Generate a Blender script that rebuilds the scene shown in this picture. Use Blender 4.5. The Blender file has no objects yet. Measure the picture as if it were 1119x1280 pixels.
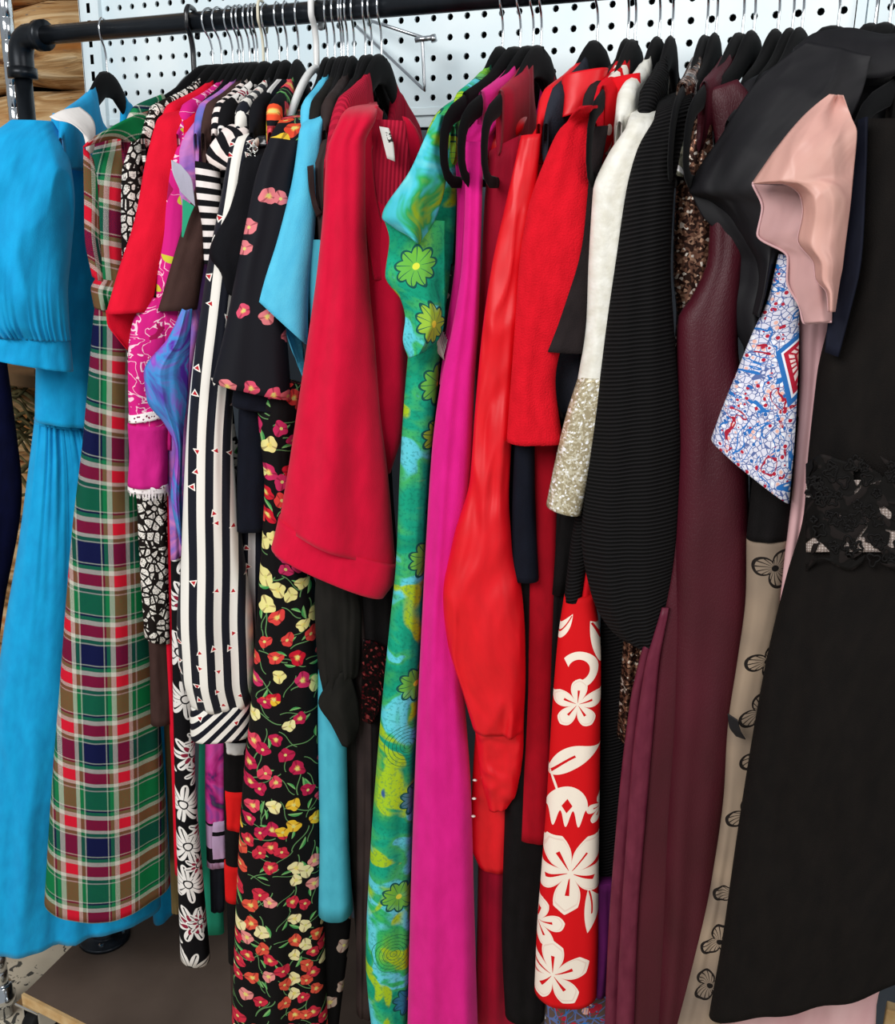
import bpy, math, random
import numpy as np
C0 = bpy.context.scene.collection
sc = bpy.context.scene
random.seed(7); rng = np.random.RandomState(7)
PI = math.pi
# ------------------------------------------------------------------ camera (solved from the rack and the pegboard)
IW, IH = 1119, 1280
FPX = 1241.3
CAM = np.array([1.38839, -1.28758, 1.454095])
YAW, PITCH, ROLL = .4404, .2819, .0167
def cam_axes():
    cy, sy, cp, sp = math.cos(YAW), math.sin(YAW), math.cos(PITCH), math.sin(PITCH)
    fwd = np.array([-sy*cp, cy*cp, -sp]); right = np.array([cy, sy, 0.]); up = np.cross(right, fwd)
    cr, sr = math.cos(ROLL), math.sin(ROLL)
    return cr*right+sr*up, -sr*right+cr*up, fwd
AR, AU, AF = cam_axes()
cd = bpy.data.cameras.new('camera'); cam = bpy.data.objects.new('camera', cd); C0.objects.link(cam)
from mathutils import Matrix, Vector, noise as mnoise
m = Matrix(((AR[0], AU[0], -AF[0], CAM[0]), (AR[1], AU[1], -AF[1], CAM[1]), (AR[2], AU[2], -AF[2], CAM[2]), (0, 0, 0, 1)))
cam.matrix_world = m
cd.sensor_fit = 'VERTICAL'; cd.sensor_height = 24; cd.lens = FPX/IH*24; cd.clip_start = .02
sc.camera = cam
# ------------------------------------------------------------------ light
w = bpy.data.worlds.new('world'); sc.world = w; w.use_nodes = True
bg = w.node_tree.nodes['Background']; bg.inputs[0].default_value = (.86, .93, 1, 1); bg.inputs[1].default_value = .36
def area(name, loc, target, size, energy, col):
    l = bpy.data.lights.new(name, 'AREA'); l.shape = 'RECTANGLE'; l.size, l.size_y = size; l.energy = energy; l.color = col
    o = bpy.data.objects.new(name, l); C0.objects.link(o); o.location = loc
    o.rotation_euler = (Vector(target)-Vector(loc)).to_track_quat('-Z', 'Y').to_euler()
area('daylight_opening', (.2, -3.2, 2.9), (.6, 0, 1.3), (2.2, 1.5), 112, (1, .99, .97))
area('daylight_side', (3.6, -1.6, 2.6), (.7, 0, 1.5), (1.6, 1.4), 30, (1, .97, .93))
sc.view_settings.view_transform = 'Standard'; sc.view_settings.look = 'None'
sc.view_settings.gamma = 1; sc.view_settings.use_curve_mapping = False
sc.view_settings.exposure = 0
# ------------------------------------------------------------------ measuring helpers
def U(x, y, Y):                       # the point at depth Y (metres from the rail) that is sighted at pixel x, y
    d = AR*((x-IW/2)/FPX) - AU*((y-IH/2)/FPX) + AF
    return CAM + d*((Y-CAM[1])/d[1])
def UZ(x, y, Z):
    d = AR*((x-IW/2)/FPX) - AU*((y-IH/2)/FPX) + AF
    return CAM + d*((Z-CAM[2])/d[2])
# ------------------------------------------------------------------ node expressions
class Ex:
    def __init__(s, t, k): s.t, s.k = t, k
    def __add__(s, o): return mth(s.t, 'ADD', s, o)
    __radd__ = __add__
    def __mul__(s, o): return mth(s.t, 'MULTIPLY', s, o)
    __rmul__ = __mul__
    def __sub__(s, o): return mth(s.t, 'SUBTRACT', s, o)
    def __rsub__(s, o): return mth(s.t, 'SUBTRACT', o, s)
    def __truediv__(s, o): return mth(s.t, 'DIVIDE', s, o)
    def __lt__(s, o): return mth(s.t, 'LESS_THAN', s, o)
    def __gt__(s, o): return mth(s.t, 'GREATER_THAN', s, o)
def mth(t, op, a, b=None, c=None):
    n = t.nodes.new('ShaderNodeMath'); n.operation = op
    for i, v in enumerate((a, b, c)):
        if v is None: continue
        if isinstance(v, Ex): t.links.new(v.k, n.inputs[i])
        else: n.inputs[i].default_value = v
    return Ex(t, n.outputs[0])
def f1(op): return lambda a, b=None: mth(a.t, op, a, b)
floor_, fract, absx, sqrt_, sin_, cos_ = map(f1, ('FLOOR', 'FRACT', 'ABSOLUTE', 'SQRT', 'SINE', 'COSINE'))
mn, mx, at2 = f1('MINIMUM'), f1('MAXIMUM'), f1('ARCTAN2')
def length(x, y): return sqrt_(x*x+y*y)
def sstep(a, lo, hi):                 # 0..1
    n = a.t.nodes.new('ShaderNodeMapRange'); n.interpolation_type = 'SMOOTHSTEP'
    a.t.links.new(a.k, n.inputs[0]); n.inputs[1].default_value = lo; n.inputs[2].default_value = hi
    return Ex(a.t, n.outputs[0])
def lin(h):
    if isinstance(h, tuple): return h if len(h) == 4 else h+(1,)
    h = h.lstrip('#'); v = [int(h[i:i+2], 16)/255 for i in (0, 2, 4)]
    return tuple(x/12.92 if x < .04045 else ((x+.055)/1.055)**2.4 for x in v)+(1,)
def mixc(f, a, b):
    n = f.t.nodes.new('ShaderNodeMix'); n.data_type = 'RGBA'; f.t.links.new(f.k, n.inputs[0])
    for i, v in ((6, a), (7, b)):
        if isinstance(v, (str, tuple)): n.inputs[i].default_value = lin(v)
        else: f.t.links.new(v, n.inputs[i])
    return n.outputs[2]
def ramp(f, stops, const=False):
    n = f.t.nodes.new('ShaderNodeValToRGB'); cr = n.color_ramp
    if const: cr.interpolation = 'CONSTANT'
    f.t.links.new(f.k, n.inputs[0])
    while len(cr.elements) < len(stops): cr.elements.new(.5)
    for e, (p, col) in zip(cr.elements, stops): e.position = p
    for e, (p, col) in zip(cr.elements, stops): e.color = lin(col)
    return n.outputs[0]
def comb(t, x, y, z=0.):
    n = t.nodes.new('ShaderNodeCombineXYZ')
    for i, v in enumerate((x, y, z)):
        if isinstance(v, Ex): t.links.new(v.k, n.inputs[i])
        else: n.inputs[i].default_value = v
    return n.outputs[0]
def noise(t, vec, scale, detail=2, dist=0., out=0, rough=.5):
    n = t.nodes.new('ShaderNodeTexNoise'); n.inputs['Scale'].default_value = scale; n.inputs['Detail'].default_value = detail
    n.inputs['Distortion'].default_value = dist; n.inputs['Roughness'].default_value = rough
    t.links.new(vec, n.inputs['Vector']); return Ex(t, n.outputs[out])
def voro(t, vec, scale, feat='F1', out='Distance', rnd=1.):
    n = t.nodes.new('ShaderNodeTexVoronoi'); n.feature = feat; n.inputs['Scale'].default_value = scale
    n.inputs['Randomness'].default_value = rnd; t.links.new(vec, n.inputs['Vector']); return n.outputs[out]
def white(t, x, y, z):
    n = t.nodes.new('ShaderNodeTexWhiteNoise'); n.noise_dimensions = '3D'; t.links.new(comb(t, x, y, z), n.inputs[0])
    s = t.nodes.new('ShaderNodeSeparateColor'); t.links.new(n.outputs['Color'], s.inputs[0])
    return Ex(t, n.outputs['Value']), Ex(t, s.outputs[0]), Ex(t, s.outputs[1]), Ex(t, s.outputs[2])
def scatter(t, u, v, cell, seed, jit=.5, rot=6.28):
    a, b = u/cell, v/cell
    cu, cv = floor_(a), floor_(b)
    r0, r1, r2, r3 = white(t, cu, cv, seed)
    px = a-cu-.5-(r1-.5)*jit; py = b-cv-.5-(r2-.5)*jit
    th = (r3-.5)*rot; c, s = cos_(th), sin_(th)
    return px*c-py*s, px*s+py*c, r0, r1, r2
MATS = {}
def mat(name, fn=None, col='#808080', rough=.85, metal=0., sheen=.0, bump=(.12, 45), grain=None, alpha=None, trans=0, spec=.13, coat=0):
    """cloth or solid material; fn(t,u,v,P) -> colour socket or (colour, dict of extra inputs)"""
    if name in MATS: return MATS[name]
    m = bpy.data.materials.new(name); m.use_nodes = True; t = m.node_tree; b = t.nodes['Principled BSDF']
    uvn = t.nodes.new('ShaderNodeUVMap'); sep = t.nodes.new('ShaderNodeSeparateXYZ'); t.links.new(uvn.outputs[0], sep.inputs[0])
    u, v = Ex(t, sep.outputs[0]), Ex(t, sep.outputs[1])
    tc = t.nodes.new('ShaderNodeTexCoord'); P = tc.outputs['Object']
    b.inputs['Roughness'].default_value = rough; b.inputs['Metallic'].default_value = metal
    b.inputs['Specular IOR Level'].default_value = spec
    b.inputs['Sheen Weight'].default_value = sheen; b.inputs['Coat Weight'].default_value = coat
    extra = {}
    if fn:
        r = fn(t, u, v, P)
        if isinstance(r, tuple): r, extra = r
        t.links.new(r, b.inputs['Base Color'])
    else:
        b.inputs['Base Color'].default_value = lin(col)
    for k, s in extra.items():
        if k == 'height': continue
        if isinstance(s, Ex): t.links.new(s.k, b.inputs[k])
        else: b.inputs[k].default_value = s
    if trans: b.inputs['Transmission Weight'].default_value = trans
    if alpha is not None: b.inputs['Alpha'].default_value = alpha
    last = None
    def bmp(h, st, dist):
        nonlocal last
        n = t.nodes.new('ShaderNodeBump'); n.inputs['Strength'].default_value = st; n.inputs['Distance'].default_value = dist
        t.links.new(h.k, n.inputs['Height'])
        if last: t.links.new(last, n.inputs['Normal'])
        last = n.outputs[0]
    if bump and bump[0] > 0:
        sv = comb(t, u*1.0, v*.45)
        bmp(noise(t, sv, bump[1], 3), bump[0], .012)
    if grain: bmp(noise(t, comb(t, u, v), grain[1], 2), grain[0], .002)
    if 'height' in extra: bmp(extra['height'][0], extra['height'][1], extra['height'][2])
    if last: t.links.new(last, b.inputs['Normal'])
    MATS[name] = m; return m
def wash(base, dark, sc_=30, lo=.3, hi=.75):      # gentle dye variation
    return lambda t, u, v, P: ramp(noise(t, comb(t, u, v), sc_, 4), [(lo, dark), (hi, base)])
# ------------------------------------------------------------------ object helpers
def make_mesh(name, verts, faces, uvs=None, smooth=True):
    me = bpy.data.meshes.new(name)
    verts = np.asarray(verts, float); me.from_pydata(verts.tolist(), [], [tuple(f) for f in faces])
    if uvs is not None:
        l = me.uv_layers.new(name='UVMap'); idx = np.zeros(len(me.loops), int); me.loops.foreach_get('vertex_index', idx)
        l.data.foreach_set('uv', np.asarray(uvs)[idx].ravel().astype(np.float32))
    if smooth: me.polygons.foreach_set('use_smooth', [True]*len(me.polygons))
    me.update(); return me
ORG = {}
def thing(name, label, cat, loc, group=None):
    o = bpy.data.objects.new(name, None); C0.objects.link(o); o.location = loc; o.empty_display_size = .05
    o['label'] = label; o['category'] = cat
    if group: o['group'] = group
    ORG[o.name] = np.array(loc, float); return o
def tag(o, label, cat, group=None, kind=None):
    if label: o['label'] = label
    if cat: o['category'] = cat
    if group: o['group'] = group
    if kind: o['kind'] = kind
    return o
def part(name, verts, faces, matl, parent=None, uvs=None, smooth=True, solid=0, label=None, bevel=0):
    verts = np.asarray(verts, float)
    if parent is not None:
        org = ORG[parent.name] if parent.name in ORG else np.zeros(3)
    else: org = verts.mean(0)*1; org[2] = verts[:, 2].min()
    o = bpy.data.objects.new(name, make_mesh(name, verts-org, faces, uvs, smooth)); C0.objects.link(o)
    o.data.materials.append(matl)
    if parent is not None:
        o.parent = parent; ORG[o.name] = org
        if parent.parent is not None or parent.type == 'MESH': o.location = (0, 0, 0)
    else: o.location = org; ORG[o.name] = org
    if solid:
        md = o.modifiers.new('thickness', 'SOLIDIFY'); md.thickness = solid; md.offset = 0
    if bevel:
        md = o.modifiers.new('edge', 'BEVEL'); md.width = bevel; md.segments = 2; md.limit_method = 'ANGLE'
    if label: o['label'] = label
    return o
def crumple(V, dirs, crump):
    """pushes the cloth along dirs by layered, crease-like noise"""
    amp, f, st = crump; sh = V.shape; v = V.reshape(-1, 3); d = dirs.reshape(-1, 3)
    out = np.empty(len(v))
    for i, p in enumerate(v):
        q = Vector((p[0]*f, p[1]*f, p[2]*f*st)); q2 = q+Vector((mnoise.noise(q*1.7+Vector((9, 2, 4))), mnoise.noise(q*1.5), 0))*.8
        out[i] = (1-2*abs(mnoise.noise(q2)))*.7+mnoise.noise(q2*2.3)*.35-.3
    return (v+d*(out*amp)[:, None]).reshape(sh)
def spl(P, n):
    """smooth non-overshooting interpolation through control rows P (k,m) -> (n,m)"""
    P = np.asarray(P, float); k = len(P)
    if k == 1: return np.repeat(P, n, 0), np.zeros(n)
    d = np.linalg.norm(np.diff(P[:, :6] if P.shape[1] >= 6 else P, axis=0), axis=1)+1e-6
    t = np.concatenate([[0], np.cumsum(d)]); h = np.diff(t)[:, None]; sl = np.diff(P, axis=0)/h
    mt = np.zeros_like(P); mt[0] = sl[0]; mt[-1] = sl[-1]
    for i in range(1, k-1):
        a, b = sl[i-1], sl[i]; ok = (a*b) > 0
        w1, w2 = 2*h[i]+h[i-1], h[i]+2*h[i-1]
        with np.errstate(divide='ignore', invalid='ignore'): hm = (w1+w2)/(w1/a+w2/b)
        mt[i] = np.where(ok, hm, 0)
    tt = np.linspace(0, t[-1], n); j = np.clip(np.searchsorted(t, tt, 'right')-1, 0, k-2)
    x = ((tt-t[j])/(t[j+1]-t[j]))[:, None]; H = h[j]
    return ((2*x**3-3*x**2+1)*P[j]+(x**3-2*x**2+x)*H*mt[j]+(-2*x**3+3*x**2)*P[j+1]+(x**3-x**2)*H*mt[j+1]), tt/t[-1]
def gridfaces(nv, nu, closed=False):
    f = []
    for i in range(nv-1):
        for j in range(nu if closed else nu-1):
            a = i*nu+j; b = i*nu+(j+1) % nu; f.append((a, b, b+nu, a+nu))
    return f
CUR = {}
def PT(x, y, off=0.):                 # the point of the current garment's hanging plane sighted at a pixel, off metres in front of it
    d = AR*((x-IW/2)/FPX) - AU*((y-IH/2)/FPX) + AF
    n = CUR['n']; A = CUR['A']+n*off
    return CAM + d*(np.dot(A-CAM, n)/np.dot(d, n))
def facing(x, y, Y):                  # a vertical plane through that point, square to the viewer's side of the rack
    A = U(x, y, Y); n = CAM-A; n[2] = 0; n /= np.linalg.norm(n)
    return dict(A=A, n=n, d=np.array([-n[1], n[0], 0])*1.)
def rowpts(rows, off, front=None, fk=0):
    out = []; keep = dict(CUR)
    for i, r in enumerate(rows):
        CUR.update(facing(*front) if front and i >= fk else keep)
        o0 = r[4] if len(r) > 4 else 0; o1 = r[5] if len(r) > 5 else o0
        if len(r) == 3: L = PT(r[0], r[1], off); R = L+CUR['d']*r[2]
        else: L = PT(r[0], r[1], off+o0); R = PT(r[2], r[3], off+o1)
        out.append(np.concatenate([L, R]))
    CUR.update(keep)
    return out
def tube(name, rows, matl, parent, t=.014, folds=(1.2, .0005, .003), off=0., nu=34, nv=56, anchor=0., sag=0., seed=None,
         sq=.8, label=None, mess=.0, topclose=True, solid=.0014, lean=0., flat=1., front=None, fk=0, crump=None, gather=None):
    """a hanging tube of cloth: every row is its near edge and its far edge"""
    seed_ = (len(ORG)*37+11) % 9973 if seed is None else seed
    r = np.random.RandomState(seed_)
    P = np.array(rowpts(rows, off, front, fk))
    k = len(P)
    tt = np.full(k, t) if np.isscalar(t) else np.array(t, float)
    Q, vv = spl(np.hstack([P, tt[:, None]]), nv)
    L, R, T = Q[:, :3], Q[:, 3:6], Q[:, 6]
    ax = (R-L)/2; Cn = (L+R)/2; wd = np.linalg.norm(ax, axis=1)*2
    nrm = np.cross(ax, [0, 0, 1.]); nrm /= np.linalg.norm(nrm, axis=1)[:, None]+1e-9
    flip = np.sign((nrm*(CAM-Cn)).sum(1)); nrm *= flip[:, None]
    al = np.concatenate([[0], np.cumsum(np.linalg.norm(np.diff(Cn, axis=0), axis=1))])
    th = PI-np.arange(nu*2)*PI/nu       # front left..right then back
    cx, sx = np.cos(th), np.sin(th)
    X = np.sign(cx)*np.abs(cx)**sq; S = np.sign(sx)*np.abs(sx)**.75
    s = (X+1)/2
    nf, a0, a1 = folds
    amp = a0+(a1-a0)*vv**1.2
    disp = np.zeros((nv, nu*2)); side = np.zeros((nv, nu*2))
    env = np.sin(PI*np.clip(s, 0, 1))[None, :]**.5
    for kk in range(5):
        fr = nf*(.45+.42*kk)*r.uniform(.8, 1.2); ph = r.uniform(0, 6.28); dr = r.uniform(-2.2, 2.2); b1, b2 = r.uniform(0, 6.28, 2)
        arg = 2*PI*fr*s[None, :]+ph+dr*vv[:, None]+.7*np.sin(vv[:, None]*(4+2*kk)+b1)
        w_ = np.sin(arg)*(.65+.35*np.sin(vv[:, None]*(3+kk*1.7)+b2+s[None, :]*2))
        disp += w_*(.7 if kk else .9)/(1+.55*kk)*env
    for kk in range(3):                 # slow drape sway
        ph = r.uniform(0, 6.28); side += np.sin(vv[:, None]*(3+3.1*kk)+ph+s[None, :]*1.5)*.5/(1+kk)
    D = disp*amp[:, None]
    if gather:                          # cloth drawn into a seam: (count, amount, reach, 'top' or 'bottom')
        gn, ga, gr, gw = gather; q = vv if gw == 'top' else 1-vv
        ws = s+.012*np.sin(s*31+r.uniform(0, 6)); pl = 1-np.abs(np.sin(PI*gn*ws*(1-.0)))[None, :]
        gl = gr*(.6+.5*np.abs(np.sin(s*gn*1.7+1)))[None, :]
        D += ga*(pl-.4)*np.exp(-(q[:, None]/gl)**1.3)*env
    V = Cn[:, None, :]+ax[:, None, :]*X[None, :, None]+nrm[:, None, :]*((T[:, None]*S[None, :])+D*flat)[:, :, None]
    V += nrm[:, None, :]*(side*mess)[:, :, None]
    V[:, :, 2] -= (sag*np.sin(PI*s)[None, :]*(vv[:, None]**3))
    if crump is None and nv >= 40: crump = (.0028, 10, .35)
    if crump: V = crumple(V, np.repeat(nrm[:, None, :], nu*2, 1)*np.where(sx < -1e-6, .2, 1)[None, :, None]*np.ones((nv, 1, 1)), crump)
    if lean: V += nrm[:, None, :]*(lean*vv[:, None]**2)[:, :, None]
    uu = np.cumsum(np.concatenate([[0], np.hypot(np.diff(X), 0)]))
    sF = np.where(np.arange(nu*2) <= nu, s, 2-s)
    uvU = (s[None, :]-anchor)*wd[:, None]+np.where(sx < -1e-6, .37, 0)[None, :]
    uv = np.stack([uvU, np.repeat(al[:, None], nu*2, 1)], 2)
    f = gridfaces(nv, nu*2, True)
    if topclose: f.append(tuple(range(nu*2))[::-1])
    return part(name, V.reshape(-1, 3), f, matl, parent, uv.reshape(-1, 2), solid=solid, label=label)
def sheet(name, rows, matl, parent, nu=20, nv=20, solid=.0014, wav=(0, 0), label=None, seed=3, vwav=(0, 0), front=None, crump=None):
    """open surface; rows of (px, py, offset) control points, same count in every row"""
    keep = dict(CUR)
    if front: CUR.update(facing(*front))
    G = np.array([[PT(*p) for p in row] for row in rows])     # k x c x 3
    CUR.update(keep); k, c = G.shape[:2]
    A, _ = spl(G.reshape(k, -1), nv); A = A.reshape(nv, c, 3)
    B, _ = spl(A.transpose(1, 0, 2).reshape(c, -1), nu); B = B.reshape(nu, nv, 3).transpose(1, 0, 2)
    du = B[:, 1:2]-B[:, :1]; dv = B[1:2]-B[:1]
    n = np.cross((B[:, -1]-B[:, 0]).mean(0), (B[-1]-B[0]).mean(0)); n /= np.linalg.norm(n)+1e-9
    if np.dot(n, CAM-B.mean((0, 1))) < 0: n = -n
    r = np.random.RandomState(seed)
    if wav[1]:
        s = np.linspace(0, 1, nu)[None, :]; v = np.linspace(0, 1, nv)[:, None]
        B = B+(wav[1]*(np.sin(2*PI*wav[0]*s+r.uniform(0, 6)+v)+.5*np.sin(2*PI*wav[0]*1.9*s+2*v))*(.35+.65*v))[:, :, None]*n
    if vwav[1]:
        s = np.linspace(0, 1, nu)[None, :]; v = np.linspace(0, 1, nv)[:, None]
        B = B+(vwav[1]*(np.sin(2*PI*vwav[0]*v+r.uniform(0, 6)+s)))[:, :, None]*n
    if crump: B = crumple(B, np.broadcast_to(n, B.shape), crump)
    uu = np.concatenate([np.zeros((nv, 1)), np.cumsum(np.linalg.norm(np.diff(B, axis=1), axis=2), 1)], 1)
    vv = np.concatenate([np.zeros((1, nu)), np.cumsum(np.linalg.norm(np.diff(B, axis=0), axis=2), 0)], 0)
    return part(name, B.reshape(-1, 3), gridfaces(nv, nu), matl, parent, np.stack([uu, vv], 2).reshape(-1, 2), solid=solid, label=label)
def sweep(pts, rad, n=10, flat=(1, 1), closed=False, up=None):
    """tube along points -> verts, faces; rad scalar or per point"""
    P = np.array(pts, float); k = len(P); rad = np.full(k, rad) if np.isscalar(rad) else np.array(rad)
    V = []
    T = np.gradient(P, axis=0) if not closed else (np.roll(P, -1, 0)-np.roll(P, 1, 0))
    T /= np.linalg.norm(T, axis=1)[:, None]+1e-12
    ref = np.array(up, float) if up is not None else None
    if ref is None:
        ref = np.array([0, 0, 1.]) if abs(T[0][2]) < .9 else np.array([1., 0, 0])
    N = np.cross(T[0], ref); N /= np.linalg.norm(N)
    for i in range(k):
        if up is not None: N = np.cross(T[i], ref)
        else: N = N-T[i]*np.dot(N, T[i])
        N /= np.linalg.norm(N)+1e-12; B = np.cross(T[i], N)
        for j in range(n):
            a = 2*PI*j/n; V.append(P[i]+rad[i]*(flat[0]*math.cos(a)*N+flat[1]*math.sin(a)*B))
    F = []
    for i in range(k if closed else k-1):
        for j in range(n):
            a = i*n+j; b = i*n+(j+1) % n; i2 = ((i+1) % k)*n
            F.append((a, b, i2+(j+1) % n, i2+j))
    if not closed: F += [tuple(range(n))[::-1], tuple(range((k-1)*n, k*n))]
    return V, F
def join(*vf):
    V, F = [], []
    for v, f in vf:
        o = len(V); V += [tuple(x) for x in v]; F += [tuple(i+o for i in q) for q in f]
    return V, F
def boxvf(x0, x1, y0, y1, z0, z1):
    V = [(x, y, z) for x in (x0, x1) for y in (y0, y1) for z in (z0, z1)]
    return V, [(0, 1, 3, 2), (4, 6, 7, 5), (0, 4, 5, 1), (2, 3, 7, 6), (0, 2, 6, 4), (1, 5, 7, 3)]
def lathe(prof, n=24, c=(0, 0, 0)):
    V, F = [], []
    for r_, z in prof:
        for j in range(n): V.append((c[0]+r_*math.cos(2*PI*j/n), c[1]+r_*math.sin(2*PI*j/n), c[2]+z))
    for i in range(len(prof)-1):
        for j in range(n): F.append((i*n+j, i*n+(j+1) % n, (i+1)*n+(j+1) % n, (i+1)*n+j))
    F += [tuple(range(n))[::-1], tuple(range((len(prof)-1)*n, len(prof)*n))]
    return V, F
def smoothpath(pts, n):
    return spl(np.array(pts, float), n)[0]
# ================================================================== the setting
H = 1.734; PY = .28067; PS = .02958; PX0 = -.070295; PZ0 = 1.771485; FZ = -.115
def struct(name, vf, matl, uvs=None, smooth=False, **k):
    o = part(name, vf[0], vf[1], matl, None, uvs, smooth, **k); o['kind'] = 'structure'; return o
def m_concrete(t, u, v, P):
    a = noise(t, P, 7, 5); sp = noise(t, P, 34, 3, 1.2); big = noise(t, P, 6, 2)
    f = sstep(sp+(big-.5)*.9, .70, .73)
    return mixc(f, ramp(a, [(.3, '#b0a48f'), (.7, '#cfc4b0')]), '#4d4b46')
M_conc = mat('floor_concrete', m_concrete, rough=.8, bump=(0, 1))
struct('floor', boxvf(-3, 4, -2.6, 1.2, FZ-.05, FZ), M_conc)
def m_log(t, u, v, P):
    tc = t.nodes.new('ShaderNodeMapping'); tc.inputs['Scale'].default_value = (1.6, 9, 9); t.links.new(P, tc.inputs[0])
    a = noise(t, tc.outputs[0], 3.2, 6, 1.2); b = noise(t, tc.outputs[0], 1.1, 3, .5); c = noise(t, tc.outputs[0], 7, 4, 2.)
    base = ramp(a, [(.28, '#4f3626'), (.42, '#9a7348'), (.55, '#bd9d72'), (.72, '#d8c3a0')])
    base = mixc(sstep(b, .5, .66), base, '#a8672c')
    return mixc(sstep(c, .62, .7), base, '#6d6358'), {'height': (a, .6, .02)}
M_log = mat('weathered_log', m_log, rough=.85, bump=(0, 1))
wallb = struct('wall_back', boxvf(-3, 4, .62, .66, FZ, 3.2), mat('dark_wall', None, '#2a2622', bump=(0, 1)))
for i in range(17):                                # round logs with chinked gaps, each a part
    z = FZ+.09+i*.165; n = 26; pts = []; rad = []
    for k in range(n):
        x = -2.6+k*(2.6-.135)/(n-1); pts.append((x, .42+.012*math.sin(k*.9+i*2), z+.010*math.sin(k*.7+i))); rad.append(.083+.007*math.sin(k*1.3+i*3)+.004*math.sin(k*3.1+i))
    V, F = sweep(pts, rad, 14)
    part('log', V, F, M_log, wallb)
# steel pegboard back panel: real holes
M_steel = mat('white_enamel_steel', lambda t, u, v, P: ramp(noise(t, P, 5, 3), [(.3, '#cfe2ea'), (.7, '#e6f0f3')]), rough=.32, bump=(0, 1), spec=.5)
M_dark = mat('recess_shade', None, '#0d0f12', rough=.9, bump=(0, 1))  # near-black sheets stand in for the shade inside holes and slots
def peg_panel(i0, i1, j0, j1):
    V, F = [], []; s = PS/2; rr = .0052
    for i in range(i0, i1):
        for j in range(j0, j1):
            cx, cz = PX0+i*PS, PZ0-j*PS; b = len(V)
            for k in range(8):
                a = PI/4*k; q = [(1, 0), (1, 1), (0, 1), (-1, 1), (-1, 0), (-1, -1), (0, -1), (1, -1)][k]
                V.append((cx+q[0]*s, PY, cz+q[1]*s))
            for dy in (0, .004):
                for k in range(8): V.append((cx+rr*math.cos(PI/4*k), PY+dy, cz+rr*math.sin(PI/4*k)))
            for k in range(8):
                k2 = (k+1) % 8; F.append((b+k, b+k2, b+8+k2, b+8+k)); F.append((b+8+k, b+8+k2, b+16+k2, b+16+k))
    return V, F
SX = PX0-PS*.5; zb = PZ0-4.5*PS
peg = part('pegboard', *peg_panel(0, 45, -9, 5), M_steel, None, smooth=False); tag(peg, 'pale enamelled steel pegboard panel with rows of round holes behind the left rail', 'pegboard')
ORG[peg.name] = ORG[peg.name]
ex = PX0+44.5*PS
part('bottom_flange', *join(boxvf(SX, ex, PY-.002, PY+.02, zb-.012, zb), boxvf(SX, ex, PY+.004, PY+.02, zb-.03, zb-.012)), M_steel, peg, smooth=False, bevel=.001)
part('hole_shade_backing', *boxvf(SX, ex+.0, PY+.012, PY+.03, zb, PZ0+9.5*PS), M_dark, peg, smooth=False)
peg2 = part('pegboard', *peg_panel(46, 90, -9, 9), M_steel, None, smooth=False); tag(peg2, 'pale steel pegboard panel beyond the seam at the far right', 'pegboard')
part('hole_shade_backing', *boxvf(PX0+45.5*PS, PX0+89.5*PS, PY+.012, PY+.03, PZ0-8.5*PS, PZ0+9.5*PS), M_dark, peg2, smooth=False)
low = part('lower_panel', *boxvf(SX, PX0+89*PS, PY+.006, PY+.03, FZ+.02, zb-.034), mat('shaded_steel', None, '#59616a', rough=.5, bump=(0, 1)), None, smooth=False, bevel=.002)  # shade behind the garments is put into this darker steel colour
tag(low, 'plain steel panel, coloured as in shade, below the pegboard, behind the garments', 'panel')
def upright(x0, x1, xs, label):
    V, F = [], []; y = PY-.006; hw = .0042
    zs = []; z = FZ
    k = 0
    zz = PZ0-9*PS+PS*.1
    e = [FZ]
    while zz < PZ0+9*PS: e += [zz-.0085, zz+.0085]; zz += PS
    e.append(PZ0+10*PS)
    for i in range(len(e)-1):
        slot = i % 2 == 1
        for a, b in ((x0, xs-hw), (xs-hw, xs+hw), (xs+hw, x1)):
            if slot and a == xs-hw: continue
            n = len(V); V += [(a, y, e[i]), (b, y, e[i]), (b, y, e[i+1]), (a, y, e[i+1])]; F.append((n, n+1, n+2, n+3))
    v, f = join((V, F), boxvf(x0-.001, x0+.0015, y, PY+.03, FZ, e[-1]), boxvf(x1-.0015, x1+.001, y-.003, PY+.02, FZ, e[-1]))
    o = part('slotted_upright', v, f, M_steel, None, smooth=False); tag(o, label, 'upright')
    part('slot_shade_backing', *boxvf(x0+.002, x1-.002, PY+.004, PY+.01, FZ, e[-1]), M_dark, o, smooth=False)
    return o
upright(-.135, SX-.001, -.112, 'pale steel slotted upright at the left edge of the pegboard')
tag(part('cover_strip', *join(boxvf(ex+.002, ex+.014, PY-.006, PY+.02, FZ, PZ0+9*PS), boxvf(ex+.016, ex+.026, PY-.003, PY+.02, FZ, PZ0+9*PS), boxvf(ex+.012, ex+.018, PY+.002, PY+.02, FZ, PZ0+9*PS)), M_steel, None, smooth=False), 'pale steel cover strip between the two pegboard panels, right', 'strip')
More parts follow.
